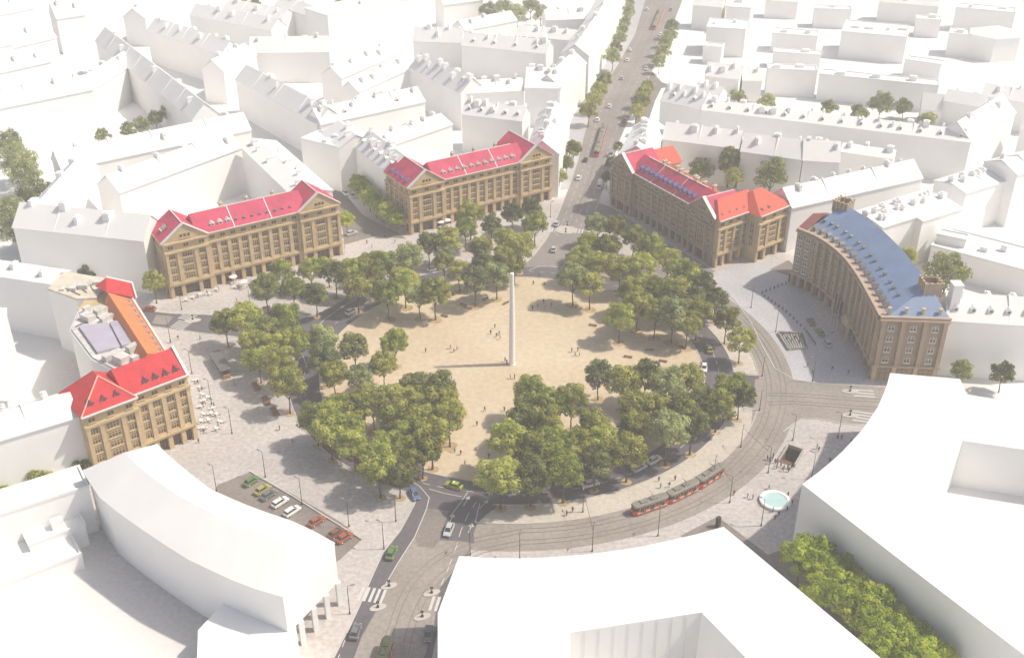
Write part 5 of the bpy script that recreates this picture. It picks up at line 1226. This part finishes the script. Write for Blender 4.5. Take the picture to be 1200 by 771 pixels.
def person(px, py, place, ci=None, z=.06, st=None):
    c, ms = PM[ci if ci is not None else prng.choice((0,0,1,2,3,4,5))]; a = at(px, py, 0)
    o = put('person', ms[prng.randrange(2) if st is None else st], None, (a.x,a.y,z), prng.uniform(0,6.28)); s = prng.uniform(.96,1.06); o.scale = (s*1.1,s*1.1,s)
    later(o, 'person in a %s top %s' % (c, place), 'person', px, 'people on the square'); return o
for pts, place, z in (
 ([(632,325),(625,334),(638,335)], 'on the sand near the boulevard', .06), ([(624,363),(630,361),(637,356),(637.5,363),(646,360)], 'on the sand behind the column', .06),
 ([(580,385),(575,392),(582,395),(585,393),(586,398)], 'on the sand close behind the column', .06), ([(499,413),(528,409),(532,413),(536,410)], 'on the sand far left of the column', .06),
 ([(670,413),(677,412),(674,417),(679,417)], 'on the sand right of the column', .06), ([(592,424),(594,427)], 'at the foot of the column', .06), ([(598,444),(603,444)], 'on the sand just before the column', .06),
 ([(568,482),(591,482),(559,499)], 'on the sand between the two lower groves', .06), ([(533,530),(540,533),(545,545),(573,537),(508,535)], 'on the sand near the yellow-green taxi', .06),
 ([(328,504),(343,519),(275,452)], 'on the paving between the kiosk and the yard', .03), ([(235,398),(209,398),(200,402),(278,354)], 'near the west street', .03),
 ([(232,450),(237,457),(238,477),(251,477),(239,508),(233,519)], 'among the corner cafe tables', .03), ([(232,349),(243,345),(256,340)], 'in front of the crimson roofed arcade', .03),
 ([(430,286),(436,291),(463,285),(452,279)], 'on the pavement at the side street mouth', .03),
 ([(772,564),(774,572),(791,563),(784,571)], 'waiting on the pavement behind the tram', .06), ([(664,604),(671,600)], 'on the pale pavement by the nearest tree row', .06),
 ([(860,580),(876,583),(882,585),(901,573)], 'walking left of the fountain', .03), ([(912,605),(908,609)], 'standing just below the fountain', .03),
 ([(899,539),(904,540),(908,543),(911,546),(915,547),(919,549),(923,549),(927,550),(906,537),(902,544),(910,549),(917,552),(924,553)], 'in the crowd at the sunken stairwell', .03),
 ([(957,526),(959,529),(981,515),(986,515),(997,520),(972,542)], 'by the lower right white block', .03),
 ([(946,430),(952,437),(994,439),(975,434),(975,391)], 'on the blue-grey paving before the curved building', .03),
 ([(917,395),(922,399),(927,402),(931,399),(936,404),(925,394),(938,398)], 'inside the walled stair entrance', .3),
): 
    for x, y in pts: person(x, y, place, z=z)
for th in (-.25, .5, -1.0, -1.9): 
    p = at(908,588); o = put('person', PM[prng.randrange(3)][1][0], None, (p.x+4.15*math.cos(th), p.y+4.15*math.sin(th), .03), th); later(o, 'person in dark clothes leaning at the fountain rim', 'person', 908+17*math.cos(th), 'people on the square')

# tram span wires
def span(a, b, phrase):
    pa, pb = at(*a), at(*b); q = MB(); q.tube((pa.x,pa.y,6.2),(pb.x,pb.y,6.2),.05,.05,4); tag(q.build('span_wire', M['dark']), phrase, 'wire')
for x, y in ((836,561),(868,524)): lamp(x, y, 1.2, 'short dark street lamp on the pale pavement behind the tram', False)
for a_, b_ in (((694,646),(683,600)), ((855,589),(836,561)), ((900,554),(868,524))): span(a_, b_, {694:'thin wire spanning the tracks left of the tram',855:'thin wire spanning the tracks just behind the tram',900:'thin wire spanning the tracks by the sunken stairwell'}[a_[0]])
resolve_labels()
HAZE, SUN, SKY, EXPO = .00045, 4.4, .12, .0
# ================================================================ AIR, LIGHT, CAMERA
q = MB(); q.box(-1600,-760,-6,1600,2300,178); hz = q.build('haze', None if 0 else bpy.data.materials.new('haze_air')); tag(hz, kind='stuff')
m = hz.data.materials[0]; m.use_nodes = True; nt = m.node_tree; nt.nodes.clear()
out = nt.nodes.new('ShaderNodeOutputMaterial'); pv = nt.nodes.new('ShaderNodeVolumePrincipled'); pv.inputs['Color'].default_value = (.97,.955,.93,1); pv.inputs['Density'].default_value = HAZE; pv.inputs['Anisotropy'].default_value = .0
nt.links.new(pv.outputs['Volume'], out.inputs['Volume'])
AZ, EL = 4.0, 53.0      # the sun stands to the right of the picture
w = bpy.data.worlds.new('World'); sc.world = w; w.use_nodes = True; nt = w.node_tree; bg = nt.nodes['Background']
sky = nt.nodes.new('ShaderNodeTexSky'); sky.sky_type = 'NISHITA'; sky.sun_disc = False; sky.sun_elevation = R(EL); sky.sun_rotation = R(90-AZ); sky.air_density = 1.0; sky.dust_density = 3.0; sky.ozone_density = .6
nt.links.new(sky.outputs['Color'], bg.inputs['Color']); bg.inputs['Strength'].default_value = SKY
l = bpy.data.lights.new('sun', 'SUN'); l.energy = SUN; l.angle = R(1.5); l.color = (1, .92, .80); so = bpy.data.objects.new('sun', l); COL.objects.link(so); so.location = (300,0,300)
d = Vector((-math.cos(R(EL))*math.cos(R(AZ)), -math.cos(R(EL))*math.sin(R(AZ)), -math.sin(R(EL)))); so.rotation_euler = d.to_track_quat('-Z', 'Y').to_euler()
cam = bpy.data.cameras.new('camera'); cam.sensor_width = 36; cam.lens = 36*F/1200; cam.clip_end = 6000; cam.clip_start = 1
co = bpy.data.objects.new('camera', cam); COL.objects.link(co); co.location = (0, CAMY, CH); co.rotation_euler = (R(60), 0, 0); sc.camera = co
sc.view_settings.view_transform = 'Standard'; sc.view_settings.look = 'None'; sc.view_settings.gamma = 1; sc.view_settings.exposure = EXPO
sc.cycles.volume_bounces = 1; sc.cycles.max_bounces = 6; sc.cycles.diffuse_bounces = 4; sc.cycles.use_denoising = True
